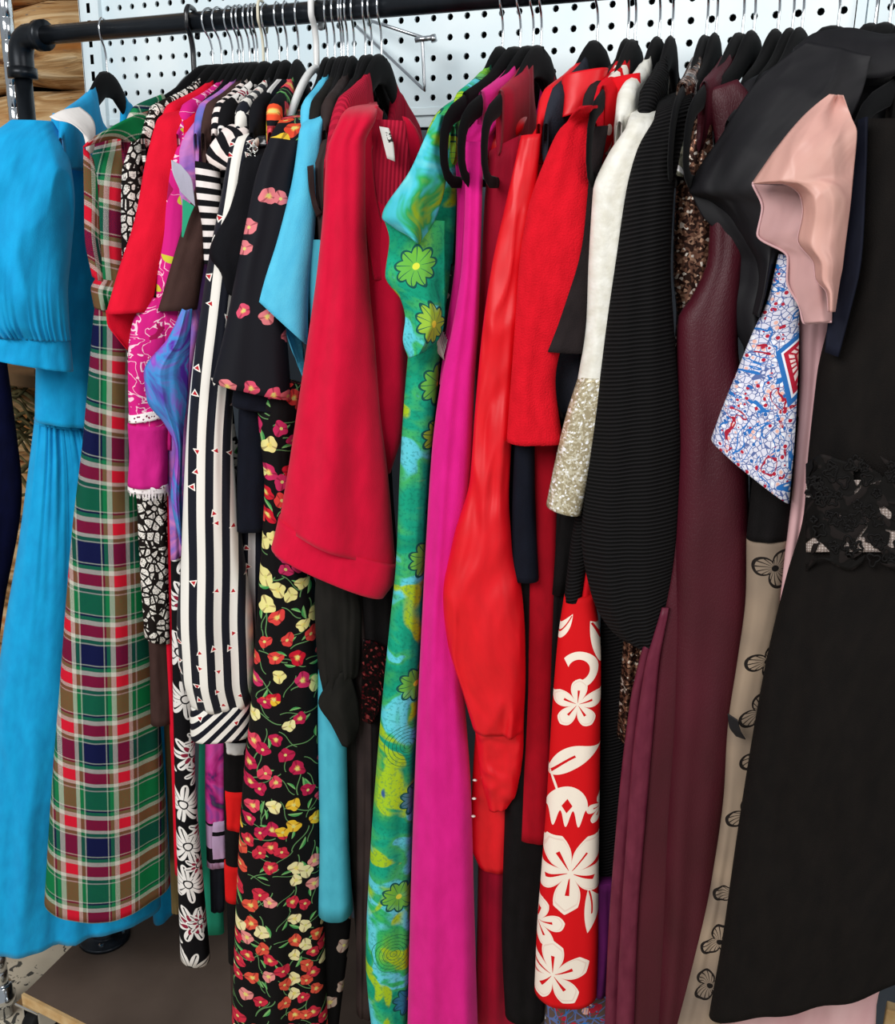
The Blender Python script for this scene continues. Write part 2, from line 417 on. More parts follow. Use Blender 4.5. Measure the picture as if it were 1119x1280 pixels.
# plywood base board, casters, floor flange
A_ = UZ(30, 1241, 0)[:2]; B_ = UZ(107, 1280, 0)[:2]; L_ = UZ(88, 1184, 0)[:2]
du = (B_-A_)/np.linalg.norm(B_-A_); dv = (L_-A_)/np.linalg.norm(L_-A_)
c4 = [A_, A_+du*2.0, A_+du*2.0+dv*.52, A_+dv*.52]
V = [(p[0], p[1], z) for z in (-.019, 0) for p in c4]; F = [(3, 2, 1, 0), (4, 5, 6, 7), (0, 1, 5, 4), (1, 2, 6, 5), (2, 3, 7, 6), (3, 0, 4, 7)]
M_board = mat('brown_board', lambda t, u, v, P: ramp(noise(t, P, 4, 5), [(.3, '#4b3f38'), (.7, '#6b5c52')]), rough=.62, bump=(0, 1))
M_ply = mat('raw_wood_edge', lambda t, u, v, P: ramp(noise(t, P, 30, 4), [(.3, '#b8905c'), (.7, '#d9bb8b')]), rough=.8, bump=(0, 1))
base = part('base_board', V, F, M_board, None, smooth=False, bevel=.002); tag(base, 'dark brown wooden base board under the pipe rack', 'board')
e0 = A_-du*.006
V = [(p[0], p[1], z) for z in (-.021, .0015) for p in (A_-dv*.007, A_+du*2-dv*.012, A_+du*2-dv*.0005, A_-dv*.0005)]
part('edge_strip', V, F, M_ply, base, smooth=False)
M_blk = mat('black_pipe', lambda t, u, v, P: ramp(noise(t, P, 20, 4), [(.3, '#15181c'), (.75, '#2a2f36')]), rough=.33, metal=.6, bump=(0, 1), spec=.5)
M_chr = mat('chrome', None, '#d6d9dc', rough=.13, metal=1., bump=(0, 1))
M_rub = mat('black_rubber', None, '#131314', rough=.6, bump=(0, 1))
for k, q in enumerate([UZ(50, 1274, FZ+.045)[:2], A_+du*1.9+dv*.05]):
    c = thing('caster', ['chrome and black swivel caster under the board corner, bottom left', 'chrome and black swivel caster under the far right board end'][k], 'caster', (q[0], q[1], FZ))
    V, F = lathe([(.012, -.014), (.036, -.014), (.038, -.008), (.038, .008), (.036, .014), (.012, .014)], 20)
    part('wheel', [(q[0]+z, q[1]+x, FZ+.038+y) for x, y, z in V], F, M_rub, c)
    part('fork', *join(boxvf(q[0]-.022, q[0]-.018, q[1]-.02, q[1]+.02, FZ+.03, -.025), boxvf(q[0]+.018, q[0]+.022, q[1]-.02, q[1]+.02, FZ+.03, -.025), boxvf(q[0]-.03, q[0]+.03, q[1]-.03, q[1]+.03, -.025, -.0195)), M_chr, c, smooth=False, bevel=.002)
# pipe rack
rack = thing('pipe_rack', 'black iron pipe clothes rack carrying all the garments', 'clothes rack', (0, 0, 0))
XR = 1.95; RR = .0142
def ring(a, b, r0): return sweep([a, b], r0, 20)
part('rail', *sweep([(.03, 0, H), (XR-.03, 0, H)], RR, 20), M_blk, rack)
for x, s in ((0, 1), (XR, -1)):
    part('post', *sweep([(x, 0, .012), (x, 0, H-.03)], RR, 20), M_blk, rack)
    pts = [(x, 0, H-.05), (x, 0, H-.03), (x+s*.003, 0, H-.015), (x+s*.010, 0, H-.005), (x+s*.022, 0, H), (x+s*.045, 0, H)]
    el = part('elbow', *sweep(smoothpath(pts, 14), .0195, 20), M_blk, rack)
    part('collar', *sweep([(x, 0, H-.062), (x, 0, H-.046)], .0235, 20), M_blk, el)
    part('collar', *sweep([(x+s*.043, 0, H), (x+s*.057, 0, H)], .0235, 20), M_blk, el)
    fl = part('floor_flange', *lathe([(.052, 0), (.052, .005), (.048, .008), (.026, .008), (.024, .012), (.024, .03), (.0145, .031)], 28, (x, 0, .0006)), M_blk, rack)
    for k in range(4):
        a = k*PI/2+.6; part('bolt', *lathe([(.0055, .0), (.0055, .004), (.003, .0055)], 6, (x+.037*math.cos(a), .037*math.sin(a), .0088)), M_chr, fl, smooth=False)
def chrome_post(p, z0, z1, r, label, foot=False):
    o = thing('chrome_shelf_post', label, 'post', (p[0], p[1], z0))
    prof = []; z = 0
    while z < z1-z0:
        prof += [(r, z), (r, z+.034), (r*.93, z+.035), (r*.93, z+.0365)]; z += .0375
    part('tube', *lathe(prof, 18, (p[0], p[1], z0)), M_chr, o)
    if foot:
        part('foot', *lathe([(r*.8, -.0), (r*1.1, .005), (r*1.1, .03), (r*1.6, .034), (r*1.65, .05), (r*1.35, .055), (r*1.3, .075), (r, .078)], 20, (p[0], p[1], z0)), M_chr, o)
q = U(13, 75, .13); chrome_post(q, FZ, 2.1, .0125, 'ridged chrome shelf post behind the left rack post')
q = UZ(6, 1268, FZ); chrome_post(q, FZ, 1.9, .016, 'ridged chrome shelf post with footed clamp at bottom left corner', True)
# chrome shelf bracket hooked to the pegboard
br = thing('wire_bracket', 'bent chrome wire bracket sticking out of the pegboard beside red cardigan', 'bracket', tuple(U(432, 40, .275)))
def wires(name, pts, r, par, n=30, matl=None): return part(name, *sweep(smoothpath(pts, n), r, 8), matl or M_chr, par)
a = U(421, 12, .272); b = U(528, 47, .21); c = U(531, 113, .21); d = U(446, 33, .272)
M_wire = mat('dull_chrome', None, '#b9bcc0', rough=.28, metal=1., bump=(0, 1))
part('upper_wire', *sweep([a, b], .0028, 10), M_wire, br)
part('crossbar', *sweep([U(519, 50, .205), U(542, 47, .215)], .0042, 10), M_wire, br)
part('front_wire', *sweep(smoothpath([b, c+(b-c)*.06, c, c+(d-c)*.05, d], 30), .0026, 10), M_wire, br)
part('end_cap', *sweep([U(541, 44, .215), U(543, 52, .215)], .005, 10), M_wire, br)
# dried vines in the dark gap, lower left
def vine(label):
    o = thing('dried_vine_bundle', label, 'dried vines', tuple(U(25, 560, .16)))
    r = np.random.RandomState(4)
    Mv = mat('dry_vine', lambda t, u, v, P: ramp(noise(t, P, 25, 3), [(.3, '#3a3a2a'), (.55, '#6f6744'), (.75, '#a08c5c')]), rough=.9, bump=(0, 1))
    for k in range(26):
        x0 = r.uniform(-25, 60); y0 = r.uniform(470, 600); a = r.uniform(-.6, .6); pts = []
        for i in range(7):
            s = i/6-.5; pts.append(U(x0+s*90*math.cos(a), y0+s*90*math.sin(a)+14*math.sin(s*7+k), .17+.05*math.sin(k*1.7+s*3)))
        part('vine', *sweep(smoothpath(pts, 14), r.uniform(.002, .005), 6), Mv, o)
vine('tangle of dried vines in the dark gap below the blue sleeve')
sh = part('shelf_plank', *boxvf(-.9, -.15, .1, .3, 1.135, 1.16), mat('plank', lambda t, u, v, P: ramp(noise(t, P, 9, 4), [(.3, '#5e4632'), (.7, '#8a6c4c')]), bump=(0, 1)), None, smooth=False, bevel=.002)
tag(sh, 'short brown plank ledge seen beneath the blue puff sleeve', 'plank')
# ================================================================== hangers
NZ = 1.662
def proj(p):
    q = np.array(p)-CAM; z = q@AF; return IW/2+FPX*(q@AR)/z, IH/2-FPX*(q@AU)/z
def neckX(px):
    lo, hi = -.3, 2.2
    for _ in range(50):
        mmm = (lo+hi)/2
        if proj((mmm, 0, NZ))[0] < px: lo = mmm
        else: hi = mmm
    return lo
def phi_for(X, tip):                  # hanger twist that brings its near end to that pixel column
    lo, hi = -1.25, 1.0
    for _ in range(50):
        p = (lo+hi)/2
        x = proj((X+.195*math.sin(p), -.195*math.cos(p), NZ-.08))[0]
        if x < tip: lo = p
        else: hi = p
    return lo
M_velvet = mat('black_velvet', None, '#09090b', rough=.95, sheen=.06, bump=(0, 1), grain=(.3, 900), spec=.1)
def arm_path(k=1.):
    h = [(0, -.008), (.026, -.011), (.05, -.024), (.085, -.046), (.125, -.064), (.165, -.079), (.190, -.091), (.202, -.108), (.204, -.130), (.197, -.150), (.180, -.160), (.150, -.160)]
    hh = smoothpath([(a, b, 0) for a, b in h], 22)[:, :2]*np.array([k, .25+.75*k])
    rad = np.interp(np.linspace(0, 1, 22), [0, .15, .4, .7, 1], [.0195, .0185, .0135, .0100, .006])
    return hh, rad
def hanger(neck, tip=None, phi=None, label=None, group=None, name='velvet_hanger', k=1.):
    X = neckX(neck); p = phi if phi is not None else phi_for(X, tip)
    e = np.array([math.sin(p), -math.cos(p), 0]); nn = np.array([math.cos(p), math.sin(p), 0])
    o = thing(name, label or 'black velvet clothes hanger', 'hanger', (X, 0, NZ-.16), group)
    ks = k; hh, rad = arm_path(k)
    W_ = lambda a, z: np.array([X, 0, NZ])+e*a+np.array([0, 0, z])
    pts = [W_(-a, b) for a, b in hh[::-1]]+[W_(a, b) for a, b in hh[1:]]
    rr = list(rad[::-1])+list(rad[1:])
    body = sweep(pts, rr, 10, flat=(1, .30), up=nn)
    zl = hh[-1][1]; bar = sweep([W_(-.152*ks, zl), W_(0, zl+.004), W_(.152*ks, zl)], .0042, 8)
    neckv = sweep([W_(0, -.01), W_(0, .004), W_(0, .010)], [.0055, .005, .0042], 8)
    part('body', *join(body, bar, neckv), M_velvet, o)
    hz = H-NZ
    hp = [W_(0, .006), W_(0, .03), W_(.004, hz-.026), W_(.0145, hz-.012), W_(.0175, hz), W_(.0145, hz+.0095), W_(.004, hz+.0163), W_(-.008, hz+.0150), W_(-.0160, hz+.006), W_(-.0175, hz-.004), W_(-.0172, hz-.010)]
    part('hook', *sweep(smoothpath(hp, 34), .00165, 7), M_chr, o)
    return o
def shoulders(matl, a0=.05, a1=.168, drop=.14, t=.011, scoop=.085, k=.8, name='shoulders'):
    """cloth lying over the hanger's two arms, open at the neck"""
    hh, _ = arm_path(k); top = hh[:16]
    n = 56; kk_ = k; V, uv = [], []; As = np.linspace(-a1, a1, n)
    nn = CUR['n']; e = -CUR['d']; A = CUR['A']; m = 12
    for a in As:
        ab = abs(a); zt = np.interp(min(ab, .19*k), top[:, 0], top[:, 1])+.016
        if ab > .14 and k < 1: zt -= (ab-.14)**2*45
        if ab < a0: zt -= scoop*(1-(ab/a0)**2)**.5
        zb = -drop; tk = t*(.35+.65*min(1, (a1-ab)/.02))
        if ab < a0+.02: tk = max(tk*.6, .004)
        for j in range(m):
            th = 2*PI*j/m; c_, s_ = math.cos(th), math.sin(th)
            z = zb+(zt-zb)*(.5+.5*c_) if c_ < 0 else zt-(zt-zb)*.5*(1-c_**.35)
            V.append(A+e*a+nn*tk*s_+np.array([0, 0, z])); uv.append((a, -z))
    F = gridfaces(n, m, True)+[tuple(range(m)), tuple(range((n-1)*m, n*m))[::-1]]
    return part(name, V, F, matl, CUR['o'], uv)
def G(name, label, cat, neck, tip, hang=True, group=None, phi=None, hlabel=None, yoke=None, hk=None, **yk):
    X = neckX(neck); p = phi if phi is not None else phi_for(X, tip)
    CUR['d'] = np.array([-math.sin(p), math.cos(p), 0]); n = np.array([math.cos(p), math.sin(p), 0])
    A = np.array([X, 0, NZ])
    if np.dot(CAM-A, n) < 0: n = -n
    CUR['n'] = n; CUR['A'] = A
    hk = hk or (.68 if yoke is not None else 1.)
    if hang: hanger(neck, phi=p, k=hk, label=hlabel, group='velvet hangers along the rail')
    o = thing(name, label, cat, (X, 0, NZ), group)
    CUR['o'] = o
    if yoke is not None: shoulders(yoke, **yk)
    return o
# ================================================================== cloth
def band(x, a, b): return (x > a)*(x < b)
def m_plaid(t, u, v, P):
    S_, K = .084, .083                                  # sett half-widths
    uu = fract(u/S_+10.); vv = fract(v/K+10.); par = floor_(v/K+10.)*.5; odd = fract(par)*2
    paru = fract(floor_(u/S_+10.)*.5)*2
    tw = fract((u+v)*420); tw2 = (tw > .5)
    def yarn(x, od, A, B):
        c = ramp(x, [(0, '#9a0f28'), (.11, '#c9c4b8'), (.18, '#12663c'), (.25, '#a9b0a4'), (.275, A), (.62, A), (.67, '#a9b0a4'), (.695, '#101a33'), (.73, '#1a7a4a'), (.80, '#c9c4b8'), (.89, '#9a0f28')], True)
        return c
    hx = mixc(odd, yarn(vv, odd, '#0c7440', 0), yarn(vv, odd, '#0e1440', 0))
    vx = mixc(paru, yarn(uu, paru, '#0c7440', 0), yarn(uu, paru, '#0e1440', 0))
    f = noise(t, comb(t, u*1., v*3.), 700, 1)
    n = t.nodes.new('ShaderNodeMix'); n.data_type = 'RGBA'; ff = sstep(f+(tw2-.5)*.16, .44, .56)
    avg = mixc(ff*.56+.22, hx, vx)
    rr = band(uu, -1, .11)+(uu > .89); rv = band(vv, -1, .11)+(vv > .89)
    c = mixc(rr*rv, avg, '#cf1830')
    return c, {'height': (f, .5, .002)}
def m_stripe(t, u, v, P, w=.024, c1='#e9e4dc', c2='#12141f', tri=True, tilt=0.):
    x = u+v*tilt; s = fract(x/w+10.2); base = mixc(s > .5, c1, c2)
    if tri:
        px, py, r, r1, r2 = scatter(t, u, v, .026, 3, .8)
        T1 = (py > -.10)*(absx(px)+py*.55 < .07)*(r > .5)
        T2 = (py > -.16)*(absx(px)+py*.55 < .125)*(r > .5)
        base = mixc(T2*(r1 > .35), base, '#f4efe6'); base = mixc(T1, base, '#b81a26')
    return base
def tulips(t, u, v, P, cell=.030, ground='#0d0b0c', sd=1, dens=.1, pal=None, stem=True, fade=False):
    pal = pal or [(0, '#c8202e'), (.24, '#e0563e'), (.42, '#e8c84a'), (.56, '#e9dca8'), (.7, '#a81f4e'), (.85, '#df6f78')]
    pals = pal if isinstance(pal[0], list) else None
    base = mixc(u > 1e6, ground, ground)
    if stem:
        for k, (cl, s_) in enumerate(((cell*1.5, 11), (cell*1.15, 12))):
            px, py, r, r1, r2 = scatter(t, u+k*.013, v+k*.009, cl, s_+sd, .3)
            st = (absx(py-sin_(px*5)*.09) < .016)*(absx(px) < .46)
            base = mixc(st, base, '#5f8a55')
            qx, qy = px-.12, py+.16
            lf = (absx(qy-qx*qx*.9) < (.055-qx*qx*1.1))*(r > .25)
            base = mixc(lf, base, mixc(qy > 0, '#3f8f4b', '#79b068'))
    for k in range(2):
        px, py, r, r1, r2 = scatter(t, u+k*.017, v+k*.021, cell, 21+k+sd*3, .45)
        a = at2(py, px); L = length(px, py*.85); R_ = .29+.03*cos_(a*3.)+.02*sin_(a*5.)
        R_ = R_*(r2*.25+.85)
        on = (L < R_)*(r > dens+.18*k)
        c1 = ramp(r1, pals[0] if pals else pal, True)
        if pals:
            c1 = mixc(v > .46, c1, ramp(r1, pals[1], True)); c1 = mixc(v > .68, c1, ramp(r1, pals[2], True))
        # petals: a darker centre line and a pale heart
        pet = absx(sin_(a*1.5+.6)); sh = mixc(sstep(L/R_, .08, .5), '#f1d36a', c1) if k == 0 else c1
        pc = mixc((pet < .22)*(L > .06)*.55, sh, '#5e0f1c')
        base = mixc(on, base, pc)
        base = mixc(on*(length(px-.03, py+.02) < .065), base, '#d6cf77')
    return base
def m_leafprint(t, u, v, P, sc_=105, bgc='#17110f', fg='#e9e3da', th=.12):
    vec = comb(t, u, v*.8); d = Ex(t, voro(t, vec, sc_, 'DISTANCE_TO_EDGE'))
    f1_ = Ex(t, voro(t, vec, sc_, 'F1'))
    c = mixc(d > th, bgc, fg); n = noise(t, vec, sc_*2.2, 2)
    return mixc((absx(n-.5) < .018)*(d > th), c, bgc)
def m_bwflower(t, u, v, P):
    c = mixc(u > 1e6, '#0e0d10', '#0e0d10')
    for k, cell in enumerate((.082, .056)):
        px, py, r, r1, r2 = scatter(t, u+.02+k*.03, v+.03*k, cell, 5+k, .25)
        L = length(px, py); a = at2(py, px); n = 4.
        pe = absx(cos_(a*n)); R_ = .16+.28*pe
        R2 = R_-.045
        if k: L = L+(r < .5)*2.
        c = mixc((L < R_), c, '#ece7e2')
        c = mixc((L < R2)*(absx(sin_(a*n)) < .16), c, '#151318')
        c = mixc((L < R2*.62)*(L > .11)*(r > .5)*(pe > .5), c, '#8a2038')
        c = mixc((L < .10), c, '#151318'); c = mixc((L < .07), c, '#ece7e2')
    return c
def m_batik(t, u, v, P):
    vec = comb(t, u, v); w1 = noise(t, vec, 9, 3, .6); w2 = noise(t, vec, 13, 2, 1.); f = noise(t, vec, 220, 3)
    c = ramp(w1, [(.28, '#93b81f'), (.36, '#3aa35a'), (.44, '#0d8f6c'), (.50, '#149f7c'), (.545, '#3fae62'), (.56, '#58c8d6'), (.60, '#63cbd8'), (.62, '#2fae64'), (.68, '#57b84a'), (.76, '#a3c51f')])
    c = mixc(sstep(w2, .56, .60), c, '#9fc424'); c = mixc(sstep(w2, .68, .71), c, '#33588f')
    c = mixc(band(f, .56, 1)*.35, c, '#0b6b58')
    px, py, r, r1, r2 = scatter(t, u, v, .085, 8, .35)
    L = length(px, py); a = at2(py, px); R_ = .22+.08*absx(cos_(a*4.5)); ring = absx(fract(L*9.)-.5)
    fl = (L < R_)*(r > .3)
    c = mixc(fl*.85, c, ramp(r1, [(0, '#6db63a'), (.45, '#9cbf2a'), (.8, '#2f6f9a')], True))
    c = mixc((absx(fract(L*16.+r2)-.5) < .07)*band(L, .0, .40)*(r < .22), c, '#1d5f3c')
    c = mixc((absx(L-R_) < .018)*(r > .3)+fl*(absx(sin_(a*4.5)) < .12)*(L > .07), c, '#14524c')
    return mixc((L < .05)*(r > .3), c, '#d9dd45')
def m_tiedye(t, u, v, P, pal=None, sc_=14):
    w1 = noise(t, comb(t, u, v*.7), sc_, 4, 1.3)
    return ramp(w1, pal or [(.28, '#2f3f9e'), (.38, '#5b2aa0'), (.46, '#3f8fd0'), (.53, '#8a4fc0'), (.60, '#b25fc0'), (.68, '#1f8a8a'), (.78, '#d64a9a')])
def m_embroid(t, u, v, P):
    vec = comb(t, u, v); n1 = noise(t, vec, 46, 2, .8); n2 = noise(t, vec, 30, 1, .5); zone = ((v < .20)+band(v, .27, .40))
    c = mixc(zone*(absx(n1-.5) < .016), '#cf1f7e', '#f3c9d6'); c = mixc(zone*(n2 > .64), c, '#c9c53a'); c = mixc(zone*(n2 < .33), c, '#a3134f')
    return c
def m_paisley(t, u, v, P, sc_=175, ground='#d9d8e6'):
    vec = comb(t, u, v); d = Ex(t, voro(t, vec, sc_, 'DISTANCE_TO_EDGE')); n = t.nodes.new('ShaderNodeSeparateColor')
    t.links.new(voro(t, vec, sc_, 'F1', 'Color'), n.inputs[0]); r = Ex(t, n.outputs[0]); g = Ex(t, n.outputs[1])
    ff = Ex(t, voro(t, vec, sc_))
    c = mixc(d > .055, '#5a6a9c', ground)
    c = mixc((ff < .36)*(r > .2), c, ramp(g, [(0, '#b02238'), (.36, '#e9b3a6'), (.6, '#2f63a8'), (.72, '#eef0f6')], True))
    w_ = noise(t, vec, 24, 2, 1.5); c = mixc(absx(w_-.5) < .012, c, '#2b6fb8')
    c = mixc(absx(w_-.62) < .013, c, '#a31f34')
    return c
MED = []
def m_paisley_sleeve(t, u, v, P):
    c = m_paisley(t, u, v, P)
    px, py = u-.060, v-.095                             # the red medallion near the top
    L = absx(px)*1.25+absx(py)*.8
    c = mixc(L < .040, c, '#2c6cb2'); c = mixc(L < .033, c, '#e8eaf2'); c = mixc(L < .030, c, '#b41f36')
    c = mixc(band(L, .017, .024)*(fract(at2(py, px)*3.2) > .4), c, '#f3d9d6'); c = mixc(L < .014, c, '#e79b8c'); c = mixc((length(px*1.6, py) < .008), c, '#27528e')
    return mixc(band(v, .300, .309), c, '#1f5da0')
def m_sequin(a, b, c_, cell=260, hi='#e9d9c8'):
    def f(t, u, v, P):
        vec = comb(t, u, v); s = t.nodes.new('ShaderNodeSeparateColor'); t.links.new(voro(t, vec, cell, 'F1', 'Color'), s.inputs[0])
        r, g = Ex(t, s.outputs[0]), Ex(t, s.outputs[1])
        return ramp(r, [(0, a), (.45, b), (.8, c_), (.93, hi)], True), {'height': (g, 1., .006)}
    return f
def m_rib(t, u, v, P):
    s = absx(fract((v+u*.22)/.0046)-.5)*2; return ramp(s, [(0, '#060607'), (.5, '#131213'), (1, '#262425')]), {'height': (s, .9, .003)}
def m_croc(t, u, v, P):
    vec = comb(t, u*1.0, v*.4); d = Ex(t, voro(t, vec, 400, 'DISTANCE_TO_EDGE')); w_ = noise(t, vec, 12, 2)
    return ramp(w_, [(.3, '#3a0a14'), (.7, '#4e1020')]), {'height': (mn(d, .16), .4, .002)}
def m_lace(t, u, v, P):
    vec = comb(t, u, v); n1 = noise(t, vec, 22, 2, 1.4); n2 = noise(t, vec, 60, 1, .6); d = Ex(t, voro(t, vec, 420, 'DISTANCE_TO_EDGE'))
    hole = (sstep(n1, .515, .525))*(n2 < .60)
    return mixc(n2 > .55, '#0b0908', '#1a1514'), {'Alpha': (1-hole), 'height': (n2, .6, .004)}
def m_net(t, u, v, P):
    vec = comb(t, u, v); d = Ex(t, voro(t, vec, 330, 'DISTANCE_TO_EDGE', rnd=.2))
    return mixc(d > .16, '#85756e', '#bfb2ab')
def m_mesh_embroidery(t, u, v, P):
    c = ramp(noise(t, comb(t, u, v), 9, 2), [(.35, '#7c6d60'), (.65, '#a08b76')])
    px, py, r, r1, r2 = scatter(t, u, v, .062, 9, .3)
    L = length(px, py); a = at2(py, px); R_ = .12+.26*absx(cos_(a*1.5)); on = (r > .25)
    c = mixc(on*(absx(L-R_) < .03), c, '#1c1715'); c = mixc(on*(L < R_)*(absx(fract(a*3.3+L*2)-.5) < .12), c, '#241e1b')
    return mixc(on*(L < .06), c, '#181412')
def hib(t, u, v, P):
    u = u*.9+.002; v = v*.86
    red, cr = '#cf0f16', '#f0e3d3'
    c = mixc(u > 1e6, red, red)
    def flower(c, x, y, R_, ang, n=5, wav=.3):
        px, py = u-x, v-y; L = length(px, py)/R_; a = at2(py, px)+ang
        pe = absx(cos_(a*(n/2.))); rr = .16+.84*sqrt_(pe)
        rr = rr-.06*absx(sin_(a*n*2.))*wav
        c = mixc(L < rr, c, cr)
        c = mixc((absx(L-rr+.09) < .022)*(L > .3), c, '#e7cfc0')
        c = mixc((absx(sin_(a*(n/2.)+PI/2)) > 2.)+(pe > .975)*(L < .55)*(L > .06), c, red)
        return c
    def leaf(c, x, y, Lh, Wd, ang, vein=True):
        px, py = u-x, v-y; ca, sa = math.cos(ang), math.sin(ang); a, b = (px*ca+py*sa)/Lh, (py*ca-px*sa)/Wd
        body = absx(b-a*a*.35) < (1-a*a)*.62
        c = mixc(body*(absx(a) < 1), c, cr)
        if vein: c = mixc((absx(b-a*a*.35) < .07)*(a > -.9)*(a < .2), c, red)
        return c
    c = leaf(c, .004, .036, .022, .010, 2.2); c = leaf(c, .050, .050, .030, .016, 1.2)
    px, py = u-.028, v-.078; L = length(px, py); c = mixc(band(L, .012, .021)*(px-py*.6 > -.010), c, cr)    # curl
    c = leaf(c, .066, .100, .024, .014, 1.6)
    c = flower(c, .030, .118, .030, .3); c = leaf(c, .026, .183, .034, .022, -.55)
    c = leaf(c, .010, .214, .022, .0025, 1.15, False)
    px, py = u-.026, v-.245; L = length(px, py); a = at2(py, px)      # tulip-shaped bloom
    c = mixc((length(px, py*.85) < .024)*(py < .012+.010*cos_(px*420)), c, cr); c = mixc((absx(px)*1.4+absx(py+.004) < .009), c, red)
    c = flower(c, .036, .325, .055, .9, 5, .8)
    px, py = u-.052, v-.308; c = mixc((absx(px+py*.75) < .0022)*(absx(py) < .035), c, cr)
    c = flower(c, .002, .398, .034, .2); c = leaf(c, .066, .378, .030, .014, 1.5)
    c = flower(c, .024, .462, .046, 1.6, 5, .6)
    c = flower(c, .066, .250, .018, .4)
    return c
def m_banded(t, u, v, P):
    return ramp(fract((v-.01)/.30), [(0, '#101012'), (.01, '#ddd8d4'), (.12, '#101012'), (.33, '#e01c1c'), (.66, '#101012'), (.99, '#101012')], True)
def m_print_shift(t, u, v, P):
    w1 = noise(t, comb(t, u, v), 18, 3, 1.)
    c = ramp(w1, [(.3, '#3d6e3f'), (.4, '#5b2a6a'), (.47, '#c42a86'), (.56, '#d94aa0'), (.66, '#a84fb0'), (.8, '#e9b34a')])
    return mixc(v > .71, c, ramp(fract(v*14.), [(0, '#c9a3c9'), (.6, '#171317')], True))
def m_linen(hexa, hexb, s=60): return lambda t, u, v, P: ramp(noise(t, comb(t, u, v*.4), s, 3), [(.3, hexb), (.7, hexa)])
def m_tulip_sleeve(t, u, v, P):
    big = tulips(t, u, v, P, .044, '#121217', 4, .12, [(0, '#e03a2a'), (.3, '#e8502c'), (.5, '#e04a30'), (.65, '#df4a55'), (.85, '#e9c038')])
    sml = tulips(t, u, v, P, .031, '#17171d', 7, .66, [(0, '#e9e0a6'), (.35, '#d8506c'), (.75, '#dc7a80')], False)
    return mixc(v > .26, big, sml)
def m_batik_b(t, u, v, P): return m_batik(t, u+.31, v+.17, P)
